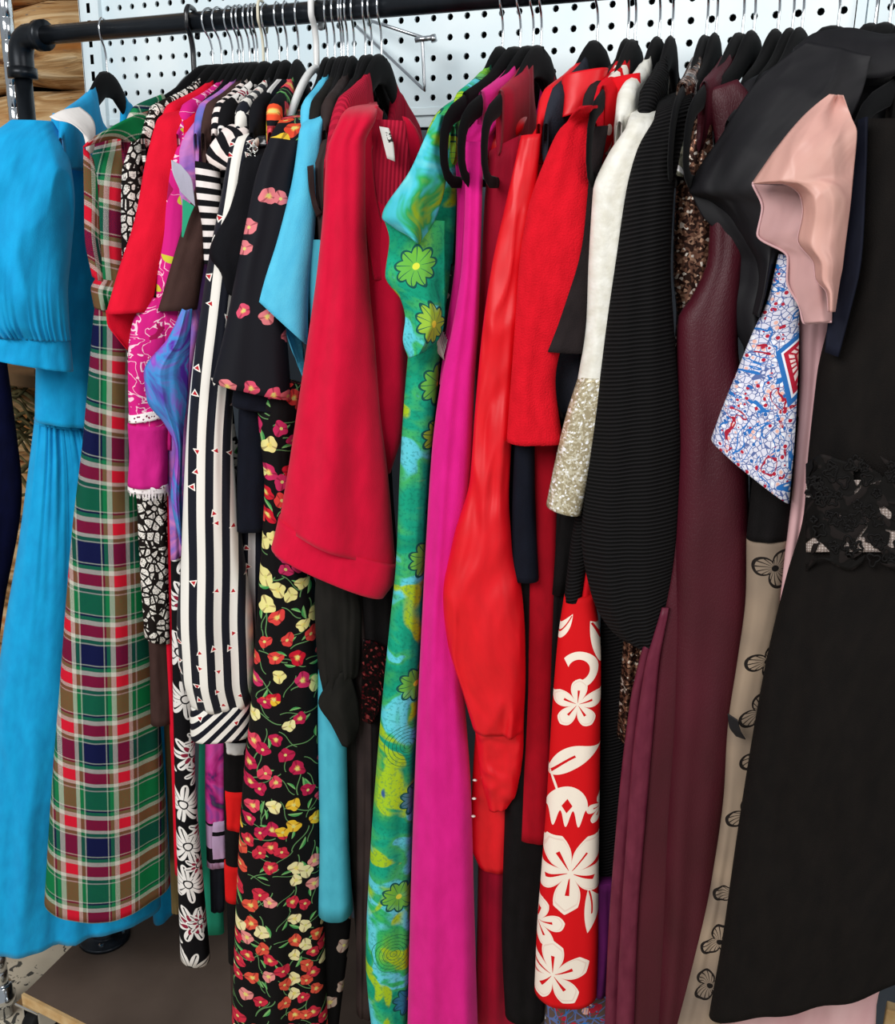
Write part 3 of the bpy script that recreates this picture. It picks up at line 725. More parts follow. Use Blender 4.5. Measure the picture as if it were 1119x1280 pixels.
M = dict(
 blue=mat('cyan_cotton', m_linen('#0fa3dc', '#0b92cb'), rough=.72, sheen=.1, bump=(.55, 14), grain=(.15, 500)),
 bluecollar=mat('cream_collar_cloth', None, '#e8e3df', bump=(.1, 40)),
 plaid=mat('tartan_wool', m_plaid, rough=.95, bump=(.1, 20)),
 leaf=mat('leaf_print', m_leafprint, bump=(.15, 25)),
 brown=mat('brown_cloth', m_linen('#45302c', '#3a2724'), bump=(.1, 30), grain=(.3, 700)),
 coral=mat('coral_red_knit', m_linen('#e01230', '#d00e2a'), bump=(.2, 12), grain=(.3, 800)),
 pink=mat('pink_embroidered_cotton', m_embroid, bump=(.3, 25)), pinkp=mat('pink_cotton', m_linen('#d02586', '#bf1c78'), bump=(.35, 25), grain=(.2, 600)),
 whitelace=mat('white_cotton_lace', lambda t, u, v, P: (mixc(u > 1e6, '#f1e7e6', '#f1e7e6'), {'Alpha': Ex(t, voro(t, comb(t, u, v), 230, 'F1')) > .32}), bump=(0, 1)),
 tiedye=mat('tie_dye_silk', m_tiedye, rough=.5, bump=(.5, 22)),
 tielav=mat('lavender_dye_silk', lambda t, u, v, P: m_tiedye(t, u, v, P, [(.3, '#5d6bb8'), (.42, '#a06cc0'), (.5, '#c97ab8'), (.6, '#8a62b8'), (.72, '#d86a9a')], 20), rough=.6, bump=(.3, 25)),
 lilacgrey=mat('grey_lining', None, '#b7b4c6', rough=.6), green=mat('green_lining', None, '#2fa07a'),
 bwstripe=mat('black_white_rib_stripe', lambda t, u, v, P: mixc(fract(v/.0155+u*0) > .5, '#0e0e12', '#ebe2df'), bump=(.1, 30)),
 chevron=mat('chevron_stripe', lambda t, u, v, P: mixc(fract((v+absx(u-.035)*.9)/.022) > .5, '#121216', '#efe0da'), bump=(.1, 30)),
 blush=mat('blush_knit', None, '#dcb4b2', grain=(.3, 500)),
 navystripe=mat('navy_white_stripe_silk', lambda t, u, v, P: m_stripe(t, u, v, P, .0225), rough=.55, sheen=.1, bump=(.15, 14)),
 cuffstripe=mat('diagonal_stripe_silk', lambda t, u, v, P: m_stripe(t, u, v, P, .021, tilt=1.0), rough=.55, bump=(.1, 14)),
 stripe_s=mat('narrow_stripe_silk', lambda t, u, v, P: m_stripe(t, u, v, P, .021, '#d3d0cf'), rough=.55, bump=(.15, 14)),
 blackm=mat('black_crepe', m_linen('#111116', '#0b0b0f'), bump=(.2, 14), grain=(.25, 700)),
 blackw=mat('warm_black_jersey', m_linen('#131011', '#0c0a0a'), bump=(.2, 12), grain=(.3, 600)),
 navyb=mat('navy_black_knit', m_linen('#10131f', '#0c0e18'), bump=(.1, 12), grain=(.3, 600)),
 tulip=mat('tulip_print_crepe', lambda t, u, v, P: tulips(t, u, v, P, .034, dens=.3, pal=[[(0, '#c4162c'), (.45, '#d8403c'), (.68, '#c22a5c'), (.82, '#e6dc8e')], [(0, '#a11a55'), (.3, '#e2b530'), (.52, '#b81c48'), (.7, '#e9dfa0'), (.85, '#d8425a')], [(0, '#d8606c'), (.3, '#e08a86'), (.5, '#c82a40'), (.7, '#e9dca4'), (.85, '#d8503c')]]), rough=.75, bump=(.1, 12)),
 tulipsl=mat('large_tulip_crepe', m_tulip_sleeve, rough=.7, bump=(.1, 12)),
 sky=mat('sky_blue_jersey', m_linen('#5cc4e4', '#4fb6da'), bump=(.2, 14), grain=(.35, 800)),
 olive=mat('olive_black_sheer', m_linen('#22201d', '#161513', 40), bump=(.3, 16)),
 brownblk=mat('brown_black_satin', m_linen('#3a2e2c', '#271e1e', 30), rough=.6, bump=(.5, 20)),
 red=mat('bright_red_crepe', m_linen('#d40636', '#c40430'), rough=.8, sheen=.12, bump=(.12, 9), grain=(.25, 900)),
 redrib=mat('dark_red_rib_knit', lambda t, u, v, P: (mixc(fract(u/.005) > .5, '#a31430', '#b81a38'), {'height': (absx(fract(u/.005)-.5), .6, .002)}), bump=(0, 1)),
 label=mat('white_label_cloth', lambda t, u, v, P: mixc(band(u, .006, .016)*band(v, .006, .018)*(noise(t, comb(t, u, v), 300, 1) > .5), '#d8d6d2', '#33302f'), bump=(0, 1)),
 darkseq=mat('maroon_sequins', m_sequin('#0b0708', '#1d080b', '#4a0c14', 300, '#8f3a3a'), rough=.3, metal=.5, bump=(0, 1)),
 batik=mat('green_batik_cotton', m_batik, rough=.8, bump=(.4, 20)), batikc=mat('cyan_batik_cotton', lambda t, u, v, P: ramp(noise(t, comb(t, u, v), 15, 3, .8), [(.36, '#8fb52a'), (.43, '#2fa65a'), (.49, '#49c0d0'), (.60, '#79dae0'), (.66, '#3aa86a')]), rough=.8, bump=(.4, 20)), batikb=mat('green_batik_print', m_batik_b, rough=.8, bump=(.4, 20)),
 bead=mat('black_beaded_net', m_sequin('#070708', '#0f0f12', '#1c1c20', 200, '#8c8a80'), rough=.4, bump=(0, 1)),
 magenta=mat('magenta_crepe', m_linen('#da1a86', '#ce147c'), rough=.8, sheen=.1, bump=(.08, 9), grain=(.3, 800)),
 berry=mat('crimson_velvet', m_linen('#ac062c', '#8c0424', 30), rough=.7, sheen=.08, bump=(.2, 20)),
 satin=mat('red_satin', m_linen('#df0d1c', '#d00a18'), rough=.45, bump=(.35, 11), spec=.35),
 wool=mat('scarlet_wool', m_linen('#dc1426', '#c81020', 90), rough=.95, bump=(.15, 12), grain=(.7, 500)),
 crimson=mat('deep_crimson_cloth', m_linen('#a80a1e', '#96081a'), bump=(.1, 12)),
 char=mat('charcoal_brown_knit', m_linen('#2a2324', '#1e191a'), rough=.95, bump=(.1, 14), grain=(.5, 600)),
 slate=mat('slate_knit', m_linen('#2c2e38', '#23252d'), grain=(.4, 600)),
 hib=mat('white_hibiscus_print', hib, rough=.75, bump=(.1, 12)),
 hib2=mat('hibiscus_strap_print', lambda t, u, v, P: mixc((Ex(t, voro(t, comb(t, u, v), 26, 'F1')) < .42), '#d3101c', '#efe4da'), bump=(.1, 12)),
 pearl=mat('ivory_beaded_silk', lambda t, u, v, P: (ramp(noise(t, comb(t, u, v), 60, 3), [(.3, '#d6d2c4'), (.7, '#eceae2')]), {'height': (noise(t, comb(t, u, v), 140, 2), .3, .003)}), rough=.4, sheen=.1, bump=(.3, 20)),
 pearlseq=mat('ivory_sequin_lace', m_sequin('#a99c7e', '#cbc2a8', '#e6e2d6', 420, '#ffffff'), rough=.3, metal=.15, bump=(.2, 20)),
 rib=mat('black_ribbed_knit', m_rib, rough=.9, bump=(.1, 9)),
 gold=mat('bronze_sequins', m_sequin('#3a2620', '#7d5645', '#b58a70', 330, '#f3e2d2'), rough=.25, metal=.7, bump=(.4, 30)),
 silver=mat('silver_sequins', m_sequin('#54564c', '#8e8d7c', '#bab8a6', 150, '#ffffff'), rough=.25, metal=.7, bump=(.3, 30)),
 croc=mat('burgundy_croc_leather', m_croc, rough=.5, bump=(.15, 10), spec=.3),
 crocedge=mat('burgundy_leather_edge', m_linen('#6c2a3c', '#5a1e30'), rough=.4, bump=(.5, 30)),
 blackt=mat('black_taffeta', m_linen('#161418', '#0e0d11'), rough=.62, bump=(.35, 14), spec=.3),
 paisley=mat('blue_red_paisley_cotton', m_paisley_sleeve, bump=(.15, 16)),
 paisdark=mat('multicolour_paisley', lambda t, u, v, P: m_paisley(t, u, v, P, 60, '#5a4a44'), bump=(.2, 20)),
 purple=mat('purple_cloth', m_linen('#5d1556', '#430f40', 30), bump=(.2, 20)),
 mesh=mat('nude_embroidered_mesh', m_mesh_embroidery, rough=.8, bump=(.1, 10)),
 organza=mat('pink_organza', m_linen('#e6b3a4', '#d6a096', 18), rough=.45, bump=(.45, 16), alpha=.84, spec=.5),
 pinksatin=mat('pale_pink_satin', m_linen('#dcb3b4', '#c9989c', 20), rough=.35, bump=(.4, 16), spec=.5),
 organzain=mat('organza_inner_shade', m_linen('#cda09c', '#b58e8e', 18), rough=.5, bump=(.45, 16)), lacedress=mat('black_linen_crepe', m_linen('#14100e', '#0e0b0a'), rough=.8, bump=(.12, 8), grain=(.4, 900)),  # organzain: darker organza copy, the sleeve's inner shadow painted into its colour
 lace=mat('black_corded_lace', m_lace, rough=.7, bump=(0, 1)), lacecord=mat('black_cord', None, '#0d0b0b', rough=.6, bump=(0, 1)), net=mat('nude_net', m_net, bump=(0, 1)),
 navydenim=mat('navy_lining', m_linen('#171a2a', '#10121e'), rough=.7, bump=(.3, 14)),
 navyp=mat('deep_navy_cloth', m_linen('#0e1238', '#0a0d2a'), bump=(.3, 12)),
 whiteplastic=mat('white_plastic', None, '#e4e4e2', rough=.35, bump=(0, 1), spec=.5), creamplastic=mat('cream_plastic', None, '#d9d3bd', rough=.4, bump=(0, 1)),
 blackplastic=mat('black_gloss_plastic', None, '#15161a', rough=.25, bump=(0, 1), spec=.6),
 bwflower=mat('black_white_flower_print', m_bwflower, bump=(.1, 14)), banded=mat('red_black_white_bands', m_banded, bump=(.1, 14)), shift=mat('magenta_print_jersey', m_print_shift, bump=(.1, 14)),
 scarf=mat('green_white_scarf_print', lambda t, u, v, P: ramp(noise(t, comb(t, u, v), 34, 2, 1.), [(.3, '#0f0f10'), (.44, '#e9e6de'), (.56, '#e9e6de'), (.6, '#3b8f45'), (.68, '#101010')], True), bump=(.2, 20)),
 aqua=mat('aqua_jersey', m_linen('#4fb4c9', '#46a6bc'), bump=(.1, 12)), jade=mat('jade_hem', None, '#2a9a7a'), tan=mat('tan_lace', None, '#a08a5e', bump=(.5, 60)),
 brooch=mat('silver_brooch', None, '#c9c9c4', rough=.25, metal=1., bump=(0, 1)),
)
# ================================================================== garments, left to right; outlines are sighted, planes are the hangers'
def HL(s): return 'black velvet hanger carrying the '+s
def pearls(parent, P0, P1, n, r, matl, name='bead', amp=.0):
    for i in range(n):
        p = np.array(P0)+(np.array(P1)-np.array(P0))*(i/(n-1)); V, F = lathe([(r*.5, -r*.85), (r, 0), (r*.5, r*.85)], 6, p)
        part(name, V, F, matl, parent)
# 0 navy garment at the left frame edge
g = G('navy_garment', 'deep navy garment half out of frame, left of the blue dress', 'garment', -40, -60, hang=False)
CUR.update(facing(-10, 600, -.05))
tube('body', [(-96, 170, -70, 170), (-150, 215, -24, 215), (-150, 300, -14, 300), (-150, 450, 8, 450), (-160, 590, 26, 590), (-170, 760, 4, 760), (-170, 1000, -30, 1000)], M['navyp'], g, t=.03, folds=(4, .003, .01))
# 1 blue puff-sleeved dress
g = G('blue_dress', 'bright blue dress with puff sleeves and a gathered skirt, far left', 'dress', 135, 62, hlabel=HL('bright blue puff sleeved dress'), yoke=M['blue'])
bd = dict(front=(60, 500, -.12), fk=0)
tube('bodice', [(66, 142, 112, 150), (62, 165, 118, 188), (55, 250, 124, 260), (48, 380, 128, 390), (45, 470, 126, 470), (44, 524, 122, 532)], M['blue'], g, t=[.012, .02, .03, .035, .04, .04], folds=(2, .001, .004), front=(80, 350, -.10), nv=60, nu=50, crump=(.006, 9, .6))
tube('skirt', [(44, 522, 122, 530), (38, 570, 140, 580), (22, 690, 165, 700), (5, 790, 185, 800), (-16, 960, 196, 950), (-42, 1178, 200, 1126)], M['blue'], g, t=[.04, .055, .06, .065, .07, .07], crump=(.006, 8, .3), gather=(13, .012, .22, 'top'), folds=(3.5, .001, .013), front=(80, 600, -.10), nv=80, nu=70, sag=.002)
tube('skirt_fold', [(150, 800, 200, 800), (170, 950, 214, 950), (186, 1080, 222, 1070), (192, 1150, 220, 1128)], M['blue'], g, t=.03, front=(150, 900, .0), nv=30, folds=(1, .001, .004))
gv = []
for i in range(22):        # gathers stitched into the waist seam
    x = 50+i*3.3; a = PT(x, 524, 0)
CUR.update(facing(80, 600, -.10))
tube('waist_seam', [(44, 519, 122, 527), (43, 527, 123, 535)], M['blue'], g, t=.0425, folds=(9, .001, .001), nv=5)
keep1 = dict(CUR)
CUR.update(facing(25, 300, -.20))
tube('puff_sleeve', [(14, 150, 66, 152), (-12, 172, 84, 186), (-30, 240, 92, 240), (-38, 310, 88, 320), (-38, 365, 84, 365), (-30, 400, 86, 405), (-18, 418, 88, 424)], M['blue'], g, t=[.01, .035, .055, .06, .06, .05, .04], folds=(1.1, .002, .003), nv=100, nu=110, crump=(.016, 8, .45), gather=(17, .009, .12, 'bottom'))
cf = tube('sleeve_cuff', [(-18, 415, 87, 421), (-22, 432, 89, 440), (-24, 444, 91, 463)], M['blue'], g, t=[.043, .043, .045], folds=(5, .001, .002), nv=14, nu=50)
for i in range(20):        # gathers above the cuff
    x = -10+i*4.9; ln = 22+14*math.sin(i*2.3); sl = (x-38)*.12
    pts = [PT(x+sl*.1, 422, .041), PT(x-sl*.4, 412-ln*.4, .048), PT(x-sl*1.2, 405-ln, .050)]
CUR.update(keep1)
CUR.update(facing(90, 160, -.15))
cl = sheet('collar', [[(62, 146, .03), (78, 138, .02), (100, 134, 0)], [(70, 150, .04), (90, 146, .03), (114, 146, .01)], [(84, 152, .045), (104, 160, .04), (119, 160, .02)], [(104, 168, .05), (112, 178, .05), (118, 180, .03)], [(109, 190, .05), (112, 192, .045), (116, 190, .03)]], M['bluecollar'], g, label='cream flat collar', nu=16, nv=24)
# 2 tartan dress
g = G('tartan_dress', 'green, navy and red tartan wool sleeveless dress', 'dress', 267, 130, hlabel=HL('tartan wool dress'), yoke=M['plaid'], a0=.09)
F_ = (110, 600, -.17)
tube('body', [(118, 178, 178, 160), (112, 230, 164, 240), (113, 300, 162, 310), (122, 350, 162, 360), (117, 400, 166, 400), (112, 460, 168, 470), (103, 560, 172, 570), (92, 650, 180, 650), (84, 740, 188, 740), (75, 860, 196, 850), (66, 970, 204, 960), (56, 1126, 212, 1098)], M['plaid'], g,
     t=[.008, .018, .022, .022, .026, .03, .035, .04, .045, .05, .055, .06], folds=(2, .001, .006), front=F_, fk=0, nv=110, nu=50, anchor=.62, sag=.018, sq=.9)
sheet('shoulder_strap', [[(104, 184, .03), (128, 176, .02), (150, 170, .0)], [(112, 176, .03), (140, 164, .02), (163, 176, .0)], [(140, 162, .015), (165, 148, .01), (180, 168, .0)], [(172, 148, 0), (186, 140, -.01), (196, 152, -.02)], [(200, 138, -.03), (212, 132, -.035), (226, 142, -.04)]], M['plaid'], g, nu=18, nv=26, front=(140, 200, -.19), solid=.003)
sheet('armhole_facing', [[(104, 184, .035), (110, 190, .035), (116, 200, .03)], [(105, 240, .04), (114, 240, .04), (122, 236, .035)], [(107, 300, .04), (115, 300, .045), (124, 290, .035)], [(116, 345, .035), (122, 350, .04), (128, 352, .035)]], M['plaid'], g, nu=10, nv=30, front=(120, 260, -.19), solid=.003)
tube('waist_frill', [(120, 348, 160, 352), (114, 362, 158, 372), (118, 384, 160, 392)], M['plaid'], g, t=[.026, .032, .028], folds=(3, .002, .006), front=F_, nv=16)
# 3 leaf print
g = G('leaf_print_dress', 'black and cream leaf print dress between tartan and pink tunic', 'dress', 278, 158, hlabel=HL('leaf print dress'), yoke=M['leaf'])
tube('body', [(160, 176, 182, 172), (153, 215, 178, 215), (153, 320, 200, 320), (160, 450, 208, 450), (170, 600, 210, 600), (176, 720, 212, 720), (181, 795, 214, 800)], M['leaf'], g, t=[.01]+[.022]*6, front=(170, 500, -.16), nv=50, folds=(1.5, .001, .004))
tube('slip_hem', [(180, 740, 212, 740), (186, 800, 214, 800), (189, 903, 217, 898)], M['brown'], g, t=.02, front=(170, 500, -.155), nv=20, label='plain brown underskirt')
sheet('collar', [[(226, 128, .0), (232, 134, 0)], [(234, 112, .0), (246, 118, 0)], [(248, 98, 0), (256, 106, 0)]], M['leaf'], g, solid=.006)
# 4 coral red
g = G('coral_shirt', 'coral red knit top, wide short sleeve over the pink tunic', 'top', 292, 180, hlabel=HL('coral red knit top'), yoke=M['coral'])
tube('body', [(236, 136, 256, 134), (205, 170, 240, 170), (196, 300, 235, 300), (198, 600, 226, 600), (206, 800, 218, 800), (212, 900, 222, 900), (219, 1090, 228, 1090)], M['coral'], g, t=[.006]+[.012]*6, front=(210, 500, -.13), fk=1, folds=(1, .001, .002))
tube('sleeve', [(238, 132, 262, 128), (196, 152, 250, 150), (183, 200, 236, 210), (170, 270, 222, 270), (148, 340, 198, 345), (133, 392, 188, 388)], M['coral'], g, t=[.006, .012, .018, .02, .024, .026], front=(180, 330, -.19), fk=1, nv=50, folds=(1, .001, .003), nu=40)
sheet('sleeve_hem', [[(132, 388, -.02), (146, 384, -.02), (189, 384, -.02)], [(134, 404, -.02), (150, 410, -.025), (186, 400, -.03)], [(148, 424, -.02), (160, 438, -.025), (164, 420, -.03)]], M['coral'], g, front=(180, 330, -.19))
# 5 pink embroidered tunic
g = G('pink_tunic', 'pink embroidered tunic with white lace at the cuff', 'tunic', 300, 205, hlabel=HL('pink embroidered tunic'), yoke=M['pink'])
tube('body', [(268, 140, 284, 132), (228, 168, 262, 160), (212, 210, 248, 215), (203, 280, 245, 290), (196, 360, 238, 370), (198, 460, 226, 460), (205, 560, 222, 560)], M['pink'], g, t=[.004, .01, .016, .018, .018, .016, .012], front=(212, 260, -.17), fk=1, nv=50, folds=(1.5, .001, .004))
tube('sleeve', [(190, 372, 216, 376), (168, 398, 214, 394), (161, 440, 212, 440), (161, 500, 211, 505), (163, 550, 209, 560), (161, 604, 208, 604)], M['pink'], g, t=[.01, .018, .022, .022, .02, .024], front=(186, 500, -.20), nv=50, folds=(1.5, .001, .003), crump=False)
tube('lower_sleeve', [(160, 530, 212, 530), (162, 560, 210, 562), (160, 606, 209, 606)], M['pinkp'], g, t=[.024, .022, .025], front=(186, 500, -.20), nv=16, label='plain pink lower sleeve')
tube('lace_insert', [(161, 518, 212, 506), (161, 527, 212, 518)], M['whitelace'], g, t=.0245, front=(186, 500, -.20), nv=6, label='white lace band', solid=.001)
lt = tube('lace_trim', [(160, 603, 210, 603), (160, 613, 211, 612)], M['whitelace'], g, t=.0255, front=(186, 500, -.20), nv=6, label='white crochet lace edging', solid=.001)
CUR.update(facing(186, 500, -.20))
V, F = [], []
for i in range(13):
    x = 161+i*3.9; h = 10+8*math.exp(-((i-6)/4.)**2)
    a = len(V); sx = math.sin((i+.5)/13*PI)
    for q in ((x, 610), (x+4.2, 610), (x+3.4, 610+h*.6), (x+2.1, 610+h), (x+.8, 610+h*.6)): V.append(PT(q[0], q[1], .025*sx))
    F.append((a, a+1, a+2, a+3, a+4))
part('lace_point', V, F, M['whitelace'], g, np.array([[i*.01, j*.01] for i, j in zip(range(len(V)), range(len(V)))]), smooth=False, solid=.001)['kind'] = 'stuff'
# 6 tie-dye
g = G('tie_dye_blouse', 'purple and blue tie-dye silk blouse with fluttering sleeve', 'blouse', 313, 230, hlabel=HL('tie-dye silk blouse'), yoke=M['tielav'])
tube('body', [(292, 134, 302, 132), (244, 152, 276, 148), (222, 190, 262, 190), (220, 240, 254, 240), (236, 320, 262, 320), (226, 420, 250, 420), (210, 560, 236, 560), (214, 700, 230, 690)], M['tielav'], g, t=[.004, .01, .016, .018, .014, .014, .012, .008], front=(235, 240, -.155), fk=1, folds=(1.5, .001, .004))
sheet('sleeve_lining', [[(214, 200, .02), (226, 206, .02)], [(216, 216, .025), (240, 226, .02)], [(226, 240, .025), (244, 258, .02)]], M['lilacgrey'], g, front=(230, 240, -.175), label='pale grey sleeve lining')
sheet('green_lining', [[(228, 248, .02), (243, 258, .02)], [(228, 270, .02), (237, 272, .02)], [(227, 296, .02), (229, 297, .02)]], M['green'], g, front=(230, 240, -.175), label='green lining corner')
sheet('flutter_sleeve', [[(228, 386, .01), (232, 388, .015), (240, 386, .0)], [(212, 420, .01), (222, 425, .02), (238, 420, .0)], [(180, 468, .0), (200, 470, .025), (236, 460, .0)], [(184, 500, .0), (206, 505, .025), (234, 500, .0)], [(206, 530, .0), (216, 535, .02), (230, 530, .0)], [(220, 560, .0), (222, 565, .02), (228, 560, .0)], [(214, 620, .0), (220, 620, .02), (227, 620, .0)], [(226, 680, .0), (227, 682, .01), (229, 684, .0)]], M['tiedye'], g, front=(215, 480, -.215), nu=20, nv=60, wav=(2.5, .003))
# 7 brown sleeve garment
g = G('brown_shirt', 'dark brown knit top with a square-cut short sleeve', 'top', 319, 240, hlabel=HL('dark brown knit top'), yoke=M['brown'])
tube('sleeve', [(290, 146, 305, 140), (262, 172, 290, 180), (246, 230, 270, 240), (224, 300, 258, 310), (198, 388, 246, 386)], M['brown'], g, t=[.005, .01, .016, .02, .024], front=(235, 300, -.17), fk=1, nv=40, folds=(1, .0005, .003))
tube('body', [(262, 180, 280, 180), (240, 380, 262, 380), (232, 700, 246, 700)], M['brown'], g, t=.01, front=(245, 300, -.12), nv=24)
sheet('sleeve_hem', [[(199, 386, .0), (222, 384, .02), (246, 386, .0)], [(201, 396, -.01), (222, 391, .0), (246, 392, -.01)]], M['brown'], g, front=(235, 300, -.165))
# 8 chevron / black-white striped knit
g = G('striped_knit_shirt', 'black and white knit top, chevron shoulder and banded sleeve', 'top', 323, 255, hlabel=HL('chevron striped knit top'), yoke=M['chevron'])
tube('shoulder', [(300, 150, 314, 146), (276, 166, 312, 168), (258, 194, 306, 198), (268, 212, 290, 214)], M['chevron'], g, t=[.006, .014, .018, .014], front=(275, 200, -.17), fk=1, nv=24)
tube('sleeve', [(244, 202, 274, 208), (246, 240, 276, 244), (254, 290, 274, 290), (256, 330, 266, 330)], M['bwstripe'], g, t=[.016, .016, .012, .008], front=(262, 240, -.165), nv=40, folds=(1, .001, .002))
tube('body', [(262, 200, 290, 200), (256, 400, 276, 400), (252, 620, 268, 620)], M['bwstripe'], g, t=.008, front=(270, 240, -.12), nv=30)
sheet('neckband', [[(280, 152, 0), (296, 146, 0), (306, 158, 0)], [(284, 142, 0), (298, 137, 0), (308, 148, 0)]], M['blush'], g, front=(292, 150, -.13), label='blush pink neckband', solid=.005)
# 9 navy stripe dress
g = G('navy_striped_dress', 'navy and white striped silk dress, balloon sleeve with diagonal cuff', 'dress', 350, 285, hlabel=HL('navy striped silk dress'), yoke=M['navystripe'])
tube('sleeve', [(318, 158, 336, 152), (288, 178, 324, 178), (284, 205, 312, 215), (276, 250, 308, 262), (262, 320, 300, 330), (250, 400, 296, 410), (240, 470, 292, 480), (234, 540, 290, 550), (230, 620, 296, 620), (227, 700, 306, 700), (222, 790, 318, 780), (226, 840, 318, 840), (240, 882, 312, 876)], M['navystripe'], g,
     t=[.006, .012, .016, .02, .022, .024, .026, .028, .032, .036, .042, .04, .03], front=(265, 600, -.20), fk=1, nv=110, nu=50, folds=(2, .001, .005), anchor=.3)
tube('cuff', [(240, 880, 312, 872), (238, 898, 316, 890), (239, 920, 318, 910)], M['cuffstripe'], g, t=[.031, .034, .034], front=(265, 600, -.20), nv=14, folds=(1, .0005, .001))
tube('body', [(300, 500, 326, 500), (296, 620, 330, 620), (296, 760, 334, 760), (300, 880, 330, 880)], M['stripe_s'], g, t=.02, front=(315, 700, -.155), nv=40, folds=(2, .001, .004))
sheet('collar', [[(318, 146, .01), (322, 152, 0), (330, 160, 0)], [(324, 132, .02), (336, 138, .01), (346, 148, 0)], [(334, 114, .02), (350, 118, .01), (360, 138, 0)], [(347, 99, .01), (357, 100, 0), (361, 120, -.01)]], M['stripe_s'], g, front=(340, 130, -.08), label='upright striped collar', solid=.003)
# 10 scarf
g = G('printed_scarf', 'small green, white and black printed scarf knotted between sleeves', 'scarf', 355, 290, hang=False)
tube('scarf_end', [(262, 486, 276, 484), (263, 510, 290, 505), (264, 545, 294, 540), (272, 575, 300, 565), (286, 604, 294, 600)], M['scarf'], g, t=[.006, .014, .016, .012, .004], front=(276, 530, -.172), nv=30, folds=(2, .002, .006))
# 11 black cap sleeve
g = G('black_cap_sleeve_dress', 'black dress with silver brooch and a pointed cap sleeve', 'dress', 360, 305, hlabel=HL('black dress with a pointed cap sleeve'), yoke=M['blackm'])
tube('cap_sleeve', [(330, 170, 350, 168), (302, 210, 334, 200), (288, 260, 330, 260), (262, 318, 322, 320), (276, 340, 316, 350), (284, 366, 308, 380)], M['blackm'], g, t=[.006, .012, .018, .024, .022, .012], front=(295, 300, -.185), fk=1, nv=40, folds=(1, .001, .003))
tube('body', [(300, 480, 330, 480), (298, 550, 338, 550), (296, 662, 340, 658)], M['navyb'], g, t=.022, front=(315, 560, -.175), nv=30)
tube('skirt', [(300, 640, 330, 640), (292, 900, 330, 900), (286, 1120, 310, 1120), (290, 1266, 300, 1270)], M['brown'], g, t=.016, front=(300, 900, -.12), nv=30)
tube('collar_band', [(314, 172, 342, 170), (312, 184, 344, 183)], M['blackplastic'], g, t=.012, front=(328, 175, -.14), nv=5)
bp = PT(316, 186, .0); CUR.update(facing(318, 186, -.165)); bp = PT(317, 187, 0)
V, F = [], []
vf = []
for k in range(5):
    a = k*1.2566; c = bp+np.array([.006*math.cos(a)*1., -.004, .007*math.sin(a)])
    vf.append(sweep([c+np.array([.0035*math.cos(b), 0, .0035*math.sin(b)]) for b in np.linspace(0, 6.28, 12)], .0011, 5))
part('brooch', *join(*vf), M['brooch'], g, label='silver floral brooch')
# 12 tulip dress
g = G('tulip_dress', 'black dress printed with red and yellow tulips, striped dress to its left', 'dress', 374, 330, hlabel=HL('tulip print dress'), yoke=M['tulipsl'])
tube('sleeve', [(374, 138, 396, 132), (340, 168, 378, 172), (322, 215, 366, 225), (308, 280, 362, 285), (294, 350, 350, 350), (280, 420, 358, 420), (266, 476, 364, 498)], M['tulipsl'], g, t=[.005, .014, .022, .026, .03, .034, .036], front=(320, 330, -.195), fk=1, nv=60, nu=44, folds=(1.5, .001, .003))
tube('undersleeve', [(296, 470, 350, 480), (290, 505, 345, 508), (318, 512, 362, 510)], M['navyb'], g, t=.026, front=(320, 480, -.19), nv=8)
tube('body', [(330, 470, 378, 480), (323, 515, 372, 520), (331, 600, 368, 600), (329, 660, 372, 680), (322, 760, 396, 740), (316, 860, 400, 860), (304, 980, 402, 980), (296, 1120, 404, 1120), (290, 1290, 410, 1290)], M['tulip'], g, t=[.02, .024, .026, .03, .035, .038, .042, .045, .045], front=(350, 800, -.18), nv=90, nu=50, folds=(2, .001, .006), anchor=.5)
# 13 sky tee
g = G('sky_blue_tee', 'sky blue jersey tee dress, sleeve beside tulip print', 'dress', 419, 372, hlabel=HL('sky blue jersey dress'), yoke=M['sky'])
tube('sleeve', [(406, 132, 420, 128), (374, 170, 402, 162), (367, 220, 398, 225), (346, 300, 392, 300), (330, 345, 386, 355), (320, 372, 384, 430)], M['sky'], g, t=[.005, .012, .018, .022, .026, .028], front=(355, 320, -.185), fk=1, nv=46, folds=(1.2, .001, .003))
sheet('sleeve_underside', [[(321, 372, .01), (350, 380, -.02), (372, 400, -.02)], [(336, 392, .01), (352, 400, -.01), (378, 430, -.02)], [(354, 410, .01), (362, 424, .0), (382, 460, -.01)], [(366, 440, .01), (372, 455, .0), (383, 482, .0)]], M['sky'], g, front=(355, 320, -.175))
tube('body', [(384, 300, 410, 300), (400, 700, 426, 700), (398, 900, 432, 900), (400, 1050, 436, 1050), (398, 1140, 441, 1134)], M['aqua'], g, t=[.012, .016, .02, .022, .024], front=(415, 1000, -.158), nv=40, sag=.006, folds=(1, .0005, .002))
